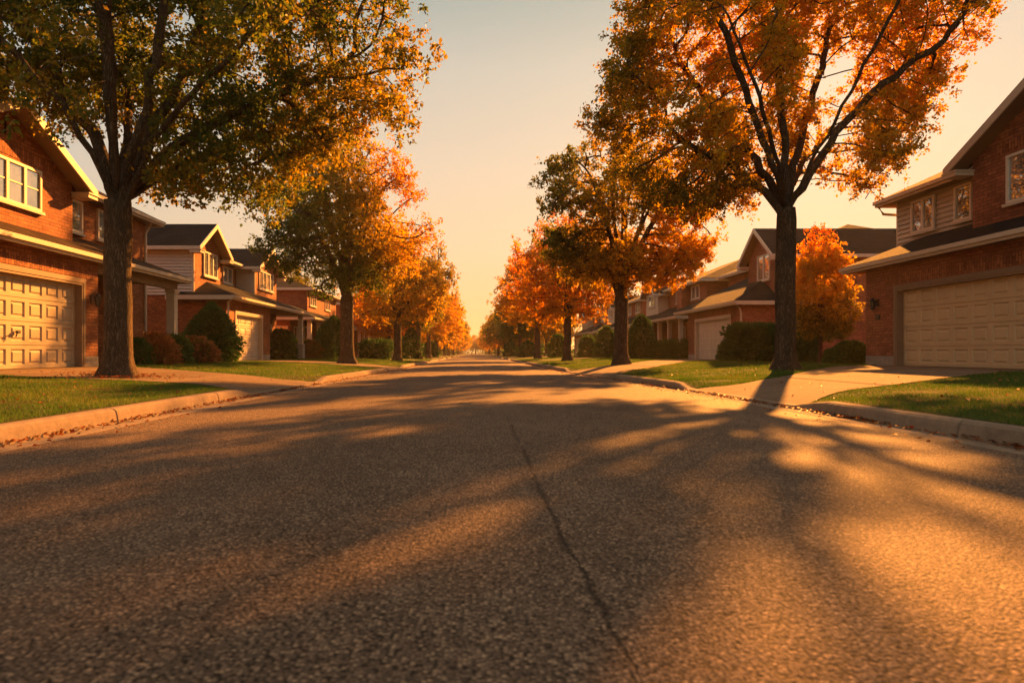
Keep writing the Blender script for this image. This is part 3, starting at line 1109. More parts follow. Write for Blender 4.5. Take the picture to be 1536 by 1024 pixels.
def wood(tree, root, trunk_sides=18, min_r=0.0):
    P, par, kids, tips, rad, lim, fork = tree
    tm, lm = MB(), MB()

    def sweep(chain, is_trunk):
        m = tm if is_trunk else lm
        r0 = rad[chain[min(1, len(chain) - 1)]]
        k = trunk_sides if is_trunk else (8 if r0 > 0.07 else 5 if r0 > 0.025 else 3)
        pts = [P[i] for i in chain]
        rr = [rad[i] for i in chain]
        if not is_trunk:
            rr[0] = min(rr[0], rr[1] * 1.25)
        else:                                                  # more rings where the root flares
            q, qr = [], []
            for i in range(len(pts) - 1):
                for f in (0, 0.5):
                    q.append(pts[i].lerp(pts[i + 1], f)); qr.append(rr[i] + (rr[i + 1] - rr[i]) * f)
            q.append(pts[-1]); qr.append(rr[-1]); pts, rr = q, qr
        rings = []; u = None
        for i, p in enumerate(pts):
            a = pts[max(0, i - 1)]; b = pts[min(len(pts) - 1, i + 1)]
            d = (b - a).normalized()
            u = d.orthogonal().normalized() if u is None else (u - d * u.dot(d)).normalized()
            w = d.cross(u)
            ring = []
            for j in range(k):
                an = 2 * math.pi * j / k
                r = rr[i]
                if is_trunk:
                    z = max(0, p.z)
                    r *= 1 + 0.95 * math.exp(-z / 0.20) * (0.75 + 0.35 * math.sin(an * 5 + 1.3)) + 0.06 * math.exp(-z / 1.2)
                    r *= 1 + 0.07 * noise.noise((math.cos(an) * 1.6, math.sin(an) * 1.6, p.z * 0.9))
                ring.append(p + (u * math.cos(an) + w * math.sin(an)) * r)
            rings.append(ring)
        vs = [q for r in rings for q in r]
        fs = [(i * k + j, i * k + (j + 1) % k, (i + 1) * k + (j + 1) % k, (i + 1) * k + j) for i in range(len(rings) - 1) for j in range(k)]
        fs.append(tuple(range((len(rings) - 1) * k, len(rings) * k)))
        m.add(vs, fs)

    stack = [(0, -1)]
    while stack:
        i, frm = stack.pop()
        chain = ([frm] if frm >= 0 else []) + [i]
        c = i
        first = frm < 0
        while kids[c]:
            ks = sorted(kids[c], key=lambda q: -rad[q])
            if first and lim[ks[0]] != 0:
                ks0 = [q for q in ks if lim[q] == 0]
                if not ks0:
                    for q in ks:
                        stack.append((q, c))
                    break
                ks = ks0 + [q for q in ks if lim[q] != 0]
            c2 = ks[0]
            for q in ks[1:]:
                stack.append((q, c))
            chain.append(c2); c = c2
        if len(chain) > 1 and rad[chain[1]] >= min_r:
            sweep(chain, first)
    t = tm; lb = lm
    ORG[root.name] = Vector((0, 0, 0))
    a = t.build('trunk', 'bark', root, True)
    b = lb.build('limbs', 'bark', root, True)
    return a, b


def leaves(tree, root, n, size, sig, tone_f, seed, max_tips=5, mat='leaf', name='crown', flat=0.75, keep=None):
    P, par, kids, tips, rad, lim, fork = tree
    rng = np.random.default_rng(seed)
    idx = [i for i in range(len(P)) if tips[i] <= max_tips and lim[i] != 0 and (keep is None or keep(P[i]))]
    C = np.array([P[i] for i in idx])
    w = np.array([1.6 if not kids[i] else 1.0 for i in idx]); w *= rng.uniform(0.35, 1.5, len(w)); w /= w.sum()
    ch = rng.choice(len(idx), n, p=w)
    # small sprays of leaves round each twig point
    spr = rng.normal(0, 1, (len(idx), 6, 3)) * sig * np.array([1, 1, flat])
    sub = rng.integers(0, 6, n)
    c = C[ch] + spr[ch, sub] + rng.normal(0, 1, (n, 3)) * sig * 0.26
    a = rng.normal(0, 1, (n, 3)); a[:, 2] -= 0.35
    a /= np.linalg.norm(a, axis=1)[:, None]
    nn = rng.normal(0, 1, (n, 3)); nn[:, 2] += 0.9
    b = np.cross(nn, a); b /= np.linalg.norm(b, axis=1)[:, None] + 1e-9
    nn = np.cross(a, b)
    L = size * rng.uniform(0.65, 1.35, n)[:, None]
    W = L * rng.uniform(0.55, 0.8, n)[:, None]
    fold = nn * W * rng.uniform(-0.05, 0.25, n)[:, None]
    V = np.empty((n, 4, 3))
    V[:, 0] = c
    V[:, 1] = c + a * L * 0.45 + b * W * 0.5 + fold
    V[:, 2] = c + a * L - fold * 0.6
    V[:, 3] = c + a * L * 0.45 - b * W * 0.5 + fold
    tone_n = np.array([tone_f(p) for p in C])
    tone = tone_n[ch] + rng.normal(0, 0.07, n)
    return np_mesh(name, V.reshape(-1, 3), n, 4, mat, np.clip(tone, 0, 1), root)


def patch(base, amp, k, seed, gx=0.0, gz=0.0, z0=7.0):
    def f(p):
        return base + amp * noise.noise((p[0] * k + seed, p[1] * k, p[2] * k)) + 0.5 * amp * noise.noise((p[0] * k * 2.7 + seed, p[1] * k * 2.7, p[2] * k * 2.7)) + gx * p[0] + gz * (p[2] - z0)
    return f


def vase(rng, fork, n, reach, top, spread=0.45):
    """limbs rising like a vase from around the fork"""
    L = []
    for i in range(n):
        a = i * PHI + rng.uniform(-0.3, 0.3)
        inc = (0.12 + 0.88 * ((i + 0.5) / n) ** 0.8)
        z0 = fork - rng.uniform(0, 0.5)
        r1 = reach * inc * spread; zt = fork + (top - fork) * (1.0 - 0.45 * inc)
        d = Vector((math.cos(a), math.sin(a), 0))
        p1 = d * r1 * 0.45 + Vector((0, 0, fork + (zt - fork) * 0.35))
        p2 = d * r1 + Vector((0, 0, fork + (zt - fork) * 0.72))
        p3 = d * r1 * 1.35 + Vector((0, 0, zt * 0.93))
        L.append([(0, 0, z0), tuple(p1), tuple(p2), tuple(p3)])
    return L


def make_tree(name, loc, label, seed, fork, trunk_r, limbs, crown, n_attr, step, infl, kill, n_leaf, leaf, sig, tone, group, max_tips=5, sides=18, min_r=0.0, lean=(0, 0), cat='tree', keep=None):
    rng = random.Random(seed)
    pts = crown_points(rng, n_attr, *crown, seed * 1.37, keep)
    tr = grow(seed, fork, trunk_r, limbs, pts, step, infl, kill, lean=lean)
    root = empty(name, loc, label, cat, group)
    wood(tr, root, sides, min_r)
    leaves(tr, root, n_leaf, leaf, sig, tone, seed + 5, max_tips, keep=keep)
    return root


ROW = 'maples lining both kerbs'
PROF = [(0, 0.45), (0.12, 0.78), (0.3, 0.97), (0.5, 1.0), (0.72, 0.85), (0.9, 0.52), (1, 0.15)]
VPROF = [(0, 0.25), (0.12, 0.52), (0.3, 0.82), (0.5, 0.97), (0.68, 1.0), (0.85, 0.75), (1, 0.2)]
# nearest left: limbs follow the photograph's fork (x across, y away, z up, metres from the foot)
fz = 3.45
limbs_l = [[(0, 0, fz), (-0.5, 0.2, 4.6), (-1.35, 0.3, 5.9), (-2.2, 0.5, 7.2), (-3.0, 0.8, 8.6)],
           [(0, 0, fz + 0.1), (-0.08, -0.1, 5.2), (-0.25, -0.2, 7.2), (-0.35, -0.1, 9.4)],
           [(0, 0, fz - 0.1), (0.45, -0.15, 4.5), (0.8, -0.3, 5.7), (1.15, -0.5, 7.2), (1.7, -0.6, 9.2)],
           [(0, 0, fz + 0.2), (0.35, 0.6, 5.0), (0.7, 1.3, 6.4), (1.0, 2.0, 8.6)],
           [(0, 0, fz - 0.2), (0.75, -0.35, 4.3), (1.6, -0.9, 4.95), (2.7, -1.3, 5.7), (3.6, -1.6, 6.8)],
           [(0, 0, fz), (0.8, 0.5, 4.6), (1.9, 1.0, 5.5), (3.2, 1.3, 6.2), (4.4, 1.6, 7.0)],
           [(0, 0, fz + 0.3), (-0.3, 0.9, 5.1), (-0.9, 2.2, 6.6), (-1.5, 3.2, 8.2)],
           [(0, 0, fz + 0.2), (-0.6, -0.8, 5.0), (-1.5, -1.9, 6.3), (-2.5, -2.8, 7.6)],
           [(0, 0, fz), (0.5, -1.0, 4.9), (1.0, -2.2, 6.2), (1.5, -3.2, 7.6)],
           [(0, 0, fz), (0.9, 1.4, 4.7), (2.0, 2.6, 5.6), (3.2, 3.4, 6.4)]]


def outline(loc, pts):
    """does a point of a crown at loc lie within the outline the crown has as seen from the road"""
    n = len(pts)

    def f(p):
        Y = loc[1] + p[1]
        a = 712 + 1000 * (loc[0] + p[0]) / Y
        b = 529 - 1000 * (loc[2] + p[2] - 0.75) / Y
        a += 12 * noise.noise((p[0] * 1.3, p[1] * 1.3, p[2] * 1.3)); b += 12 * noise.noise((p[0] * 1.3 + 9, p[1] * 1.3, p[2] * 1.3))
        ins = False
        for i in range(n):
            x1, y1 = pts[i]; x2, y2 = pts[i - 1]
            if (y1 > b) != (y2 > b) and a < (x2 - x1) * (b - y1) / (y2 - y1) + x1:
                ins = not ins
        return ins
    return f


keep_l0 = outline((-6.9, 12.9, 0.24), [(-900, -900), (600, -900), (600, -60), (628, 10), (640, 80), (625, 150), (610, 205), (560, 205), (520, 222), (470, 262), (440, 300), (395, 318), (330, 312), (280, 300), (230, 290), (196, 268), (182, 245), (160, 225), (140, 200), (118, 222), (90, 190), (55, 160), (0, 140), (-300, 90), (-900, 60)])


def keep_l(p):
    if p[1] < -0.5 and noise.noise((p[0] * 0.6, p[1] * 0.6, p[2] * 0.6 + 4)) < 0.30:   # thin on the camera's side, limbs show
        return False
    return keep_l0(p)


keep_r0 = outline((8.0, 17.2, 0.27), [(940, -700), (945, -30), (935, 20), (920, 95), (898, 150), (900, 225), (925, 272), (985, 312), (1050, 325), (1110, 315), (1150, 285), (1176, 262), (1195, 300), (1230, 330), (1275, 318), (1310, 268), (1365, 215), (1400, 170), (1425, 110), (1470, 60), (1500, 0), (1530, -60), (1400, -700)])


def keep_r(p):
    u = p[0] - 0.51 * p[1]
    if (0.35 < u < 1.9 and 3.5 < p[2] < 9.0 or -0.9 < u < -0.2 and 3.8 < p[2] < 6.8 or -1.3 < u < -0.7 and 6.8 < p[2] < 9.0) and noise.noise((p[0] * 0.9 + 2, p[1] * 0.9, p[2] * 0.9)) < 0.36:   # gaps cut along the sun's path so patches of road are lit
        return False
    if p[1] < -0.7 and noise.noise((p[0] * 0.6, p[1] * 0.6, p[2] * 0.6 + 4)) < 0.22:
        return False
    return keep_r0(p)


def tone_left(p):
    return 0.26 + 0.26 * noise.noise((p[0] * 0.5 + 3, p[1] * 0.5, p[2] * 0.5)) + 0.13 * noise.noise((p[0] * 1.4 + 3, p[1] * 1.4, p[2] * 1.4)) + 0.028 * max(0, p[0] - 1) + 0.04 * max(0, 5.0 - p[2])


make_tree('street_tree', (-6.9, 12.9, 0.24), 'big olive and orange maple nearest on the left, thick trunk before the cream garage', 11, fz, 0.245, limbs_l,
          (2.6, 12.6, PROF, 6.2, 6.6, 4.0, 4.0), 2000, 0.30, 2.6, 0.36, 160000, 0.090, 0.25, tone_left, ROW, 6, 22, keep=keep_l)
# nearest right
fz = 4.2
limbs_r = [[(0, 0, fz - 0.4), (-0.5, 0.1, 4.7), (-1.3, 0.2, 5.4), (-2.3, 0.4, 5.9), (-3.4, 0.6, 7.0)],
           [(0, 0, fz), (-0.45, -0.3, 5.3), (-1.2, -0.7, 6.7), (-2.1, -1.2, 8.4), (-2.9, -1.6, 10)],
           [(0, 0, fz + 0.2), (0.0, 0.0, 6.0), (-0.15, 0.1, 8.0), (-0.1, 0.2, 10.6)],
           [(0, 0, fz - 0.1), (0.55, -0.1, 5.0), (1.2, -0.3, 6.1), (2.2, -0.5, 7.2), (3.6, -0.7, 8.2), (4.6, -0.8, 9.6)],
           [(0, 0, fz), (0.4, 0.4, 5.4), (1.1, 1.0, 7.0), (1.9, 1.6, 9.0), (2.4, 1.9, 10.6)],
           [(0, 0, fz + 0.1), (-0.3, 0.7, 5.4), (-1.0, 1.6, 7.0), (-1.9, 2.5, 9.0)],
           [(0, 0, fz), (0.3, -0.8, 5.2), (0.8, -1.9, 6.8), (1.4, -2.9, 8.6)],
           [(0, 0, fz), (0.7, 1.1, 5.0), (1.7, 2.3, 6.2), (3.0, 3.2, 7.4)],
           [(0, 0, fz), (-0.6, -1.0, 5.0), (-1.6, -2.2, 6.2), (-2.6, -3.0, 7.6)]]


def tone_right(p):
    return 0.635 - 0.025 * max(0, 8.5 - p[2]) * (1 if p[0] > -1 else 0.4) + 0.16 * noise.noise((p[0] * 0.5 + 8, p[1] * 0.5, p[2] * 0.5)) + 0.12 * noise.noise((p[0] * 1.5 + 8, p[1] * 1.5, p[2] * 1.5)) + 0.030 * min(0, p[0] + 0.8) * 1.6


make_tree('street_tree', (8.0, 17.2, 0.27), 'tall orange backlit maple nearest on the right, standing beside the wide driveway', 23, fz, 0.24, limbs_r,
          (3.4, 13.4, PROF, 5.6, 6.4, 3.3, 3.3), 1900, 0.30, 2.6, 0.36, 170000, 0.088, 0.25, tone_right, ROW, 6, 20, keep=keep_r)
# second in each row
make_tree('street_tree', (-5.9, 31, 0.24), 'second maple in the left row, green below and fiery orange at its crown top', 31, 3.3, 0.30, vase(random.Random(3), 3.3, 11, 4.2, 10.2),
          (3.3, 10.6, PROF, 4.2, 4.0, 2.7, 2.7), 1000, 0.34, 2.4, 0.40, 62000, 0.115, 0.30,
          lambda p: 0.38 + 0.16 * noise.noise((p[0] * .5, p[1] * .5, p[2] * .5 + 7)) + 0.12 * p[0] + 0.055 * (p[2] - 7), ROW, 5, 14)
def keep_r2(p):                                                # crown cut back and thinned so bands of sun reach the road
    return p[2] < 9.7 - 1.15 * max(0.0, p[0] - 0.4) and not (p[2] > 5.2 and noise.noise((p[0] * 0.7, p[1] * 0.7, p[2] * 0.7 + 11)) < 0.12)


make_tree('street_tree', (6.15, 28, 0.24), 'second maple in the right row, green on its road side and golden toward the houses', 41, 3.3, 0.27, vase(random.Random(8), 3.3, 11, 4.2, 10.2),
          (3.3, 10.7, PROF, 3.6, 4.1, 2.5, 2.5), 1000, 0.34, 2.4, 0.40, 62000, 0.115, 0.30,
          lambda p: min(0.68, 0.55 + 0.14 * noise.noise((p[0] * .5, p[1] * .5, p[2] * .5 + 2)) + 0.065 * p[0] - 0.02 * (p[2] - 6)), ROW, 5, 14, keep=keep_r2)


def copy_tree(src, loc, rz, sc, tone, label, group=ROW, cat=None):
    c = src.copy(); COL.objects.link(c)
    c.location = loc; c.rotation_euler = (0, 0, rz); c.scale = (sc[0], sc[0], sc[1])
    c['label'] = label; c['group'] = group
    if cat: c['category'] = cat
    for ch in src.children:
        d = ch.copy(); COL.objects.link(d); d.parent = c
        if d.name.startswith('crown'):
            d.color = (0.5 + tone, 0.5, 0.5, 1)
    return c


# mid and far patterns; the first use of each is itself a tree of the row
def mid(seed, loc, label, base, gx, group=ROW):
    return make_tree('street_tree', loc, label, seed, 2.9, 0.24, vase(random.Random(seed), 2.9, 9, 3.8, 8.4),
                     (2.6, 9.0, PROF, 3.7, 3.7, 2.6, 2.6), 620, 0.38, 2.4, 0.46, 30000, 0.155, 0.32, patch(base, 0.16, 0.5, seed, gx), group, 5, 10, 0.006)


mA = mid(51, (5.85, 42, 0.22), 'third maple in the right row, glowing red orange crown over a forked trunk', 0.71, -0.01)
mB = mid(61, (-5.2, 45, 0.22), 'third maple in the left row, orange crown below a dark green top', 0.60, -0.03)
mC = mid(71, (5.5, 58, 0.22), 'fourth maple in the right row, orange crown with a leaning dark trunk', 0.66, 0.0)
fA = make_tree('street_tree', (-5.0, 86, 0.22), 'sixth maple in the left row, small and golden in the distance', 81, 2.6, 0.22, vase(random.Random(81), 2.6, 7, 3.6, 8.0),
               (2.2, 8.8, PROF, 3.8, 3.8, 3.8, 3.8), 330, 0.5, 2.6, 0.6, 11000, 0.30, 0.38, patch(0.6, 0.16, 0.5, 4), ROW, 4, 7, 0.012)
copy_tree(mC, (-4.9, 58, 0.22), 1.7, (0.95, 0.98), -0.28, 'fourth maple in the left row, olive green crown edging the sky')
copy_tree(mA, (-4.9, 71, 0.22), 2.9, (0.95, 0.95), -0.10, 'fifth maple in the left row, amber crown beyond the olive one')
copy_tree(mB, (5.45, 80, 0.22), 0.8, (0.85, 0.86), -0.42, 'fifth maple in the right row, dark green crown beside the orange ones')
copy_tree(mC, (5.3, 99, 0.22), 4.0, (0.9, 0.92), -0.36, 'sixth maple in the right row, smaller green crown nearer the vanishing point')
rg = random.Random(5)
ORD = ['seventh', 'eighth', 'ninth', 'tenth']
for side, y in ((-1, 102), (1, 116)):
    k = 0
    while y < 330:
        sc = rg.uniform(0.88, 1.08)
        word = 'left' if side < 0 else 'right'
        lab = '%s maple in the %s row, tiny and hazy near the vanishing point' % (ORD[k], word) if k < 4 else 'distant golden maple in the far %s row where crowns merge' % word
        grp = ROW if k < 4 else 'far maples merging at the end of the %s row' % word
        copy_tree(fA, (side * rg.uniform(4.9, 6.0), y, 0.22), rg.uniform(0, 6.28), (sc, sc * rg.uniform(0.92, 1.08)), rg.uniform(-0.22, 0.14), lab, grp)
        y += rg.uniform(13, 18); k += 1
# trees closing the end of the street
for i in range(9):
    copy_tree(fA, (-22 + i * 5.5 + rg.uniform(-1, 1), 352 + rg.uniform(-8, 12), 0.2), rg.uniform(0, 6), (1.25, 1.1), rg.uniform(-0.2, 0.1),
              'far tree closing the end of the street', 'trees closing the end of the street')
# trees behind the houses
BACK = 'backyard trees behind the houses'
copy_tree(mA, (-7.9, 61.0, 0.3), 0.4, (0.9, 0.72), 0.10, 'low red tree glowing between the second and third trunks of the left row', BACK)
copy_tree(mB, (-10.5, 74, 0.3), 2.2, (1.0, 0.95), 0.05, 'orange tree behind the second left maple, past the low red one', BACK)
copy_tree(mC, (-19, 66, 0.3), 1.1, (1.1, 1.05), -0.35, 'dark green tree rising behind the third house on the left', BACK)
for i, (x, y) in enumerate([(-12, 79), (-9, 104), (-12, 112), (-10, 126), (-14, 140), (-9, 150), (9.5, 88), (10.5, 106), (9.5, 116), (11, 128), (14, 142), (10, 156), (-11, 170), (12, 172)]):
    copy_tree(fA, (x, y, 0.3), i * 1.9, (1.1, 0.95), rg.uniform(-0.25, 0.15), 'far yard tree between houses behind the %s row' % ('left' if x < 0 else 'right'), 'far yard trees behind the rows')

# small orange tree beside the right-hand garage
make_tree('ornamental_tree', (12.55, 24.2, 0.38), 'small orange and green tree on a thin stem left of the tan garage', 91, 1.35, 0.07, vase(random.Random(91), 1.35, 8, 1.2, 4.4, 0.5),
          (0.95, 4.9, [(0, 0.6), (0.2, 0.95), (0.45, 1.0), (0.7, 0.75), (0.9, 0.4), (1, 0.12)], 1.05, 1.2, 1.1, 1.1), 420, 0.2, 1.2, 0.2, 26000, 0.09, 0.17,
          lambda p: 0.56 + 0.20 * noise.noise((p[0] * .9, p[1] * .9, p[2] * .9)) + 0.13 * (p[2] - 2.6), None, 5, 8)


# ------------------------------------------------------------------ shrubs
def shrub(name, loc, w, h, n, size, tone, label, kind='round', cat='shrub', group='shrubs in the front beds', seed=1, stretch=1.0):
    rng = np.random.default_rng(seed)
    root = empty(name, loc, label, cat, group)
    k = int(n * 1.7)
    a = rng.uniform(0, 2 * math.pi, k); t = rng.uniform(0, 1, k)
    if kind == 'cone':
        pr = np.interp(t, [0, 0.12, 0.35, 0.7, 0.9, 1], [0.8, 0.98, 1.0, 0.66, 0.34, 0.06])
    elif kind == 'column':
        pr = np.interp(t, [0, 0.1, 0.6, 0.85, 1], [0.8, 1.0, 0.95, 0.6, 0.1])
    elif kind == 'hedge':
        pr = np.interp(t, [0, 0.15, 0.8, 0.95, 1], [0.85, 1, 1, 0.85, 0.5])
    else:
        pr = np.sqrt(np.clip(1 - (t * 1.25 - 0.28) ** 2 / 0.98, 0.02, 1))
    rr = rng.uniform(0, 1, k) ** 0.28
    x = np.cos(a) * rr * pr * w / 2 * stretch; y = np.sin(a) * rr * pr * w / 2; z = t * h
    lump = np.array([1 + 0.34 * noise.noise((math.cos(q) * 1.8 + seed, math.sin(q) * 1.8, c * 2.4)) + 0.24 * noise.noise((math.cos(q) * 5 + seed, math.sin(q) * 5, c * 6)) for q, c in zip(a, z / max(w, .5))])
    x *= lump; y *= lump; z = z * (0.85 + 0.15 * lump) + rng.normal(0, 0.02, k)
    c = np.stack([x, y, np.maximum(z, 0.02)], 1)[:n]
    out = np.stack([np.cos(a) * 1.0, np.sin(a) * 1.0, (t - 0.25) * 1.6], 1)[:n]
    ax = out + rng.normal(0, 0.75, (n, 3)); ax /= np.linalg.norm(ax, axis=1)[:, None]
    nn = rng.normal(0, 1, (n, 3)) + np.array([0, 0, 0.5])
    b = np.cross(nn, ax); b /= np.linalg.norm(b, axis=1)[:, None] + 1e-9
    L = size * rng.uniform(0.7, 1.9, n)[:, None]; W = L * 0.48
    V = np.empty((n, 4, 3))
    V[:, 0] = c; V[:, 1] = c + ax * L * .5 + b * W * .5; V[:, 2] = c + ax * L; V[:, 3] = c + ax * L * .5 - b * W * .5
    tn = np.array([tone + 0.14 * noise.noise((p[0] * 2 + seed, p[1] * 2, p[2] * 2)) for p in c]) + rng.normal(0, 0.06, n)
    np_mesh('foliage', V.reshape(-1, 3), n, 4, 'shrub_leaf', np.clip(tn, 0, 1), root)
    m = MB(); rg2 = random.Random(seed)
    for i in range(9):
        an = i * PHI; r = w * 0.26
        m.tube([(0.03 * math.cos(an), 0.03 * math.sin(an), -0.05), (r * .4 * math.cos(an), r * .4 * math.sin(an), h * .35), (r * math.cos(an) * rg2.uniform(.5, 1), r * math.sin(an) * rg2.uniform(.5, 1), h * .7)], [0.02, 0.014, 0.006], 5)
    ORG[root.name] = Vector((0, 0, 0))
    m.build('stems', 'bark', root, True)
    return root


def at(px, d_or_y, is_y=True):
    return (px - 712) / 1000 * d_or_y


def put(px, y, w_px, h_px, n, size, tone, label, kind='round', name='shrub', stretch=1.0, seed=None, z=None):
    x = at(px, y)
    return shrub(name, (x, y, z if z is not None else yard_z(1 if x > 0 else -1, abs(x), y)), w_px * y / 1000, h_px * y / 1000, n, size, tone, label, kind, 'shrub', 'shrubs in the front beds', seed or int(px), stretch)


put(317, 26.3, 74, 84, 15000, 0.10, 0.10, 'tall egg shaped dark evergreen before the second left house', 'cone', 'evergreen_shrub')
put(229, 21.2, 72, 42, 3600, 0.11, 0.74, 'rusty red loose shrub just right of the nearest left trunk')
put(262, 22.2, 50, 40, 4000, 0.09, 0.28, 'low dark green shrub under the porch column')
put(292, 23.6, 62, 36, 3400, 0.11, 0.70, 'brownish red shrub at the left foot of the egg shaped evergreen')
put(206, 20.4, 44, 36, 3000, 0.09, 0.25, 'dark green shrub half hidden behind the nearest left trunk')
put(422, 39.0, 44, 42, 5000, 0.13, 0.12, 'round dark green shrub right of the white garage door')
put(447, 42.0, 30, 26, 3000, 0.13, 0.36, 'small olive shrub between two bushes near the third house')
put(466, 41.0, 34, 26, 3000, 0.13, 0.64, 'rounded shrub with orange leaves in the third house bed')
put(487, 41.5, 30, 48, 4000, 0.13, 0.10, 'upright dark shrub left of the second maple trunk', 'column')
put(500, 46.0, 38, 60, 5000, 0.14, 0.10, 'tall dark evergreen right behind the second maple trunk', 'column', 'evergreen_shrub')
put(563, 48.0, 48, 28, 4000, 0.14, 0.08, 'wide low dark hedge between the second and third left trunks', 'hedge')
put(618, 58, 26, 44, 2500, 0.16, 0.08, 'dark upright shrub between the third and fourth left trunks', 'column')
put(1128, 28.6, 72, 54, 13000, 0.11, 0.10, 'big dark hedge left of the nearest right trunk, before the brick wall', 'hedge', 'hedge', 1.0)
put(1196, 28.0, 62, 52, 11000, 0.11, 0.10, 'big dark hedge directly behind the nearest right trunk', 'hedge', 'hedge', 1.0)
put(1276, 22.3, 50, 30, 4500, 0.09, 0.12, 'low dark bush against the corner of the tan garage wall')
put(1250, 22.8, 26, 18, 1500, 0.09, 0.2, 'tiny shrub at the thin stem of the small orange tree')
put(1090, 30.5, 22, 28, 1600, 0.11, 0.2, 'thin leafy bush at the right jamb of the beige garage door')
put(1012, 42.5, 50, 26, 5000, 0.13, 0.36, 'bright green rounded hedge before the porch columns', 'hedge', 'hedge')
put(986, 43, 30, 24, 2500, 0.13, 0.25, 'mid green shrub between the cedar and the bright hedge')
put(962, 42, 36, 62, 7000, 0.13, 0.06, 'tall dark cedar just right of the second right trunk', 'column', 'evergreen_shrub')
put(910, 50, 34, 44, 4000, 0.15, 0.08, 'dark evergreen just left of the second right trunk', 'column', 'evergreen_shrub')
put(882, 54, 28, 30, 3000, 0.15, 0.15, 'dark round shrub between the third trunk and the far porch')
put(836, 62, 26, 32, 2500, 0.17, 0.10, 'dark round bush left of the third right trunk')
put(792, 78, 22, 22, 1800, 0.2, 0.10, 'small dark bush between far trunks of the right row')
put(765, 96, 18, 20, 1500, 0.22, 0.12, 'tiny dark bush near the right end of the street')
put(646, 80, 20, 22, 1500, 0.2, 0.12, 'tiny dark bush near the left end of the street')

# utility box in the third house's bed
bx_ = empty('utility_box', (at(449, 39.6), 39.6, 0.36), 'small grey utility box standing among the shrubs by the third left house', 'utility box')
m = MB(); m.box(-0.28, 0.28, -0.22, 0.22, 0, 0.85)
ORG[bx_.name] = Vector((0, 0, 0))
m.build('cabinet', 'box_grey', bx_, bevel=0.02)
m = MB(); m.box(-0.31, 0.31, -0.25, 0.25, 0.852, 0.90)
m.build('lid', 'box_grey', bx_, bevel=0.015)

# ------------------------------------------------------------------ grass and fallen leaves
FOOT = []
for o in bpy.data.objects:
    pass


def built(s, d, y):
    if s < 0:
        if d > 9.95 and 9 < y < 17.8: return True
        if d > 11.7 and y < 24: return True
        if d > 10.4 and y > 28: return True
    else:
        if d > 11.75 and 9 < y < 20.6: return True
        if d > 12.4 and y > 31: return True
    return False


def grass():
    rng = np.random.default_rng(3)
    Vs, Ts = [], []

    def zone(s, y0, y1, w1, dens, hgt, wid):
        n = int((y1 - y0) * w1 * dens)
        yy = rng.uniform(y0, y1, n); ww = rng.uniform(0.0, w1, n)
        pts = []
        for y, w in zip(yy, ww):
            d = edge(s, y) + 0.19 + w
            if in_drive(s, d, y, 0.03) or built(s, d, y):
                continue
            pts.append((s * d, y, yard_z(s, d, y)))
        c = np.array(pts); n = len(c)
        a = rng.uniform(0, 2 * math.pi, n)
        u = np.stack([np.cos(a), np.sin(a), np.zeros(n)], 1)
        ln = rng.normal(0, 0.45, (n, 3)); ln[:, 2] = 1
        clump = np.array([0.75 + 0.55 * noise.noise((p[0] * 1.7, p[1] * 1.7, 0)) for p in c])
        h = (hgt * rng.uniform(0.5, 1.35, n) * clump)[:, None]; w_ = wid * rng.uniform(0.7, 1.3, n)[:, None]
        V = np.empty((n, 3, 3))
        c[:, 2] -= 0.01
        V[:, 0] = c - u * w_ / 2; V[:, 1] = c + u * w_ / 2; V[:, 2] = c + ln * h
        Vs.append(V.reshape(-1, 3))
        t = np.array([0.42 + 0.45 * noise.noise((p[0] * .8 + 5, p[1] * .8, 3)) for p in c]) + rng.normal(0, 0.16, n)
        Ts.append(np.clip(t, 0, 1))
    zone(-1, 3.5, 13.4, 6.2, 2600, 0.055, 0.008)
    zone(1, 3.0, 15.5, 7.6, 2000, 0.055, 0.008)
    zone(-1, 13.4, 28.5, 7.5, 620, 0.06, 0.018)
    zone(1, 12.0, 32, 8.5, 520, 0.06, 0.018)
    zone(-1, 28.5, 62, 7, 130, 0.07, 0.035)
    zone(1, 32, 66, 8.5, 110, 0.07, 0.035)
    V = np.concatenate(Vs); T = np.concatenate(Ts)
    o = np_mesh('grass', V, len(T), 3, 'grass_blade', T)
    tag(o, 'short green lawn grass on both verges', 'grass', None, 'stuff')


grass()


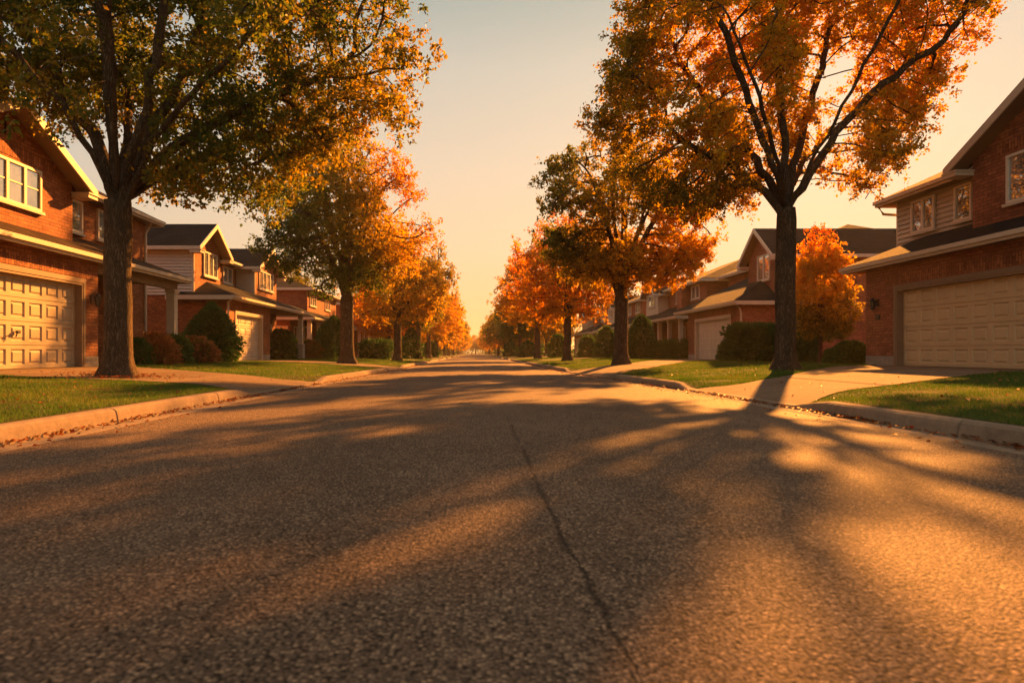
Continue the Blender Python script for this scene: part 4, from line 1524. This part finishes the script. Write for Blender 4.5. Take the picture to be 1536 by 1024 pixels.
def fallen():
    rng = np.random.default_rng(9)
    pts = []

    def heap(s, y0, y1, n, w0, w1, bias):
        for _ in range(n):
            y = rng.uniform(y0, y1)
            if noise.noise((y * 0.7, s * 4, 0)) < rng.uniform(-0.7, 0.3):
                continue
            w = w0 + (w1 - w0) * (rng.uniform() ** bias)
            d = edge(s, y) - w
            pts.append((s * d, y, 0.006 + rng.uniform(0, 0.022), 0.0))
    heap(-1, 3, 16, 1100, 0.0, 0.11, 2.0)
    heap(1, 3, 16, 1100, 0.0, 0.11, 2.0)
    heap(-1, 16, 40, 900, 0.0, 0.25, 1.5)
    heap(1, 16, 40, 900, 0.0, 0.25, 1.5)
    heap(-1, 3, 30, 420, 0.1, 0.6, 1.6)
    heap(1, 3, 30, 420, 0.1, 0.6, 1.6)
    for s, n in ((-1, 600), (1, 600)):
        for _ in range(n):
            y = rng.uniform(4, 30) if rng.uniform() < 0.5 else rng.uniform(4, 15); w = rng.uniform(0, 7)
            d = edge(s, y) + 0.2 + w
            if built(s, d, y) or (in_drive(s, d, y) and rng.uniform() < 0.8):
                continue
            pts.append((s * d, y, yard_z(s, d, y) + (0.02 if in_drive(s, d, y) else 0.04), 0.5))
    for _ in range(500):                                       # round the foot of the left trunk
        a = rng.uniform(0, 6.28); r = 0.35 + abs(rng.normal(0, 0.5))
        x, y = -6.9 + math.cos(a) * r, 12.9 + math.sin(a) * r
        pts.append((x, y, yard_z(-1, -x, y) + 0.05, 0.4))
    c = np.array([p[:3] for p in pts]); n = len(c)
    a = rng.uniform(0, 6.28, n)
    ax = np.stack([np.cos(a), np.sin(a), rng.normal(0, 0.25, n)], 1)
    up = np.stack([rng.normal(0, 0.35, n), rng.normal(0, 0.35, n), np.ones(n)], 1)
    b = np.cross(up, ax); b /= np.linalg.norm(b, axis=1)[:, None]
    L = 0.046 * rng.uniform(0.6, 1.4, n)[:, None]; W = L * rng.uniform(0.5, 0.9, n)[:, None]
    V = np.empty((n, 4, 3))
    lift = np.array([0, 0, 1.0]) * L * 0.18
    V[:, 0] = c; V[:, 1] = c + ax * L * .45 + b * W * .5 + lift; V[:, 2] = c + ax * L; V[:, 3] = c + ax * L * .45 - b * W * .5 + lift
    o = np_mesh('fallen_leaves', V.reshape(-1, 3), n, 4, 'fallen_leaf', rng.uniform(0, 1, n))
    tag(o, 'dry fallen leaves along the gutters and on the lawns', 'fallen leaves', None, 'stuff')


fallen()


def undergrowth():
    rng = np.random.default_rng(21)
    P = []
    for x in np.arange(-60, 61, 3.0):
        P.append((x, 372 + rng.uniform(-6, 6), 3.6, 2.6))
    for sd_ in (-1, 1):
        for y in np.arange(92, 372, 4.0):
            P.append((sd_ * (10.5 + rng.uniform(-1.5, 4)), y, rng.uniform(1.2, 3.4), 2.2))
    n = 170
    Vs, Ts = [], []
    for (x, y, h, r) in P:
        a = rng.uniform(0, 6.283, n); q = rng.uniform(0, 1, n) ** 0.4; t = rng.uniform(0, 1, n)
        pr = np.sqrt(np.clip(1 - (t - 0.25) ** 2 * 1.7, 0.02, 1))
        c = np.stack([x + np.cos(a) * q * pr * r, y + np.sin(a) * q * pr * r, 0.2 + t * h], 1)
        ax = rng.normal(0, 1, (n, 3)); ax /= np.linalg.norm(ax, axis=1)[:, None]
        b = np.cross(rng.normal(0, 1, (n, 3)), ax); b /= np.linalg.norm(b, axis=1)[:, None]
        L = 0.62 * rng.uniform(0.6, 1.3, n)[:, None]
        V = np.empty((n, 4, 3))
        V[:, 0] = c; V[:, 1] = c + ax * L * .5 + b * L * .35; V[:, 2] = c + ax * L; V[:, 3] = c + ax * L * .5 - b * L * .35
        Vs.append(V.reshape(-1, 3)); Ts.append(np.clip(rng.uniform(0.05, 0.55) + rng.normal(0, 0.06, n), 0, 1))
    V = np.concatenate(Vs)
    o = np_mesh('undergrowth', V, len(V) // 4, 4, 'shrub_leaf', np.concatenate(Ts))
    tag(o, 'far bushes merging under the distant trees', 'undergrowth', None, 'stuff')


undergrowth()

# golden evening haze: one even box of air round the street
m = MB()
m.box(-760, 760, -180, 1060, -2.2, 17.0)
hz = m.build('haze', 'ground')
hm = bpy.data.materials.new('haze')
hm.use_nodes = True
hm.node_tree.nodes.remove(hm.node_tree.nodes['Principled BSDF'])
pv = hm.node_tree.nodes.new('ShaderNodeVolumePrincipled')
pv.inputs['Color'].default_value = (1.0, 0.86, 0.66, 1)
pv.inputs['Density'].default_value = 0.00036
pv.inputs['Anisotropy'].default_value = 0.35
hm.node_tree.links.new(pv.outputs[0], hm.node_tree.nodes['Material Output'].inputs['Volume'])
hz.data.materials.clear()
hz.data.materials.append(hm)
tag(hz, 'thin golden evening haze down the street', 'haze', None, 'stuff')
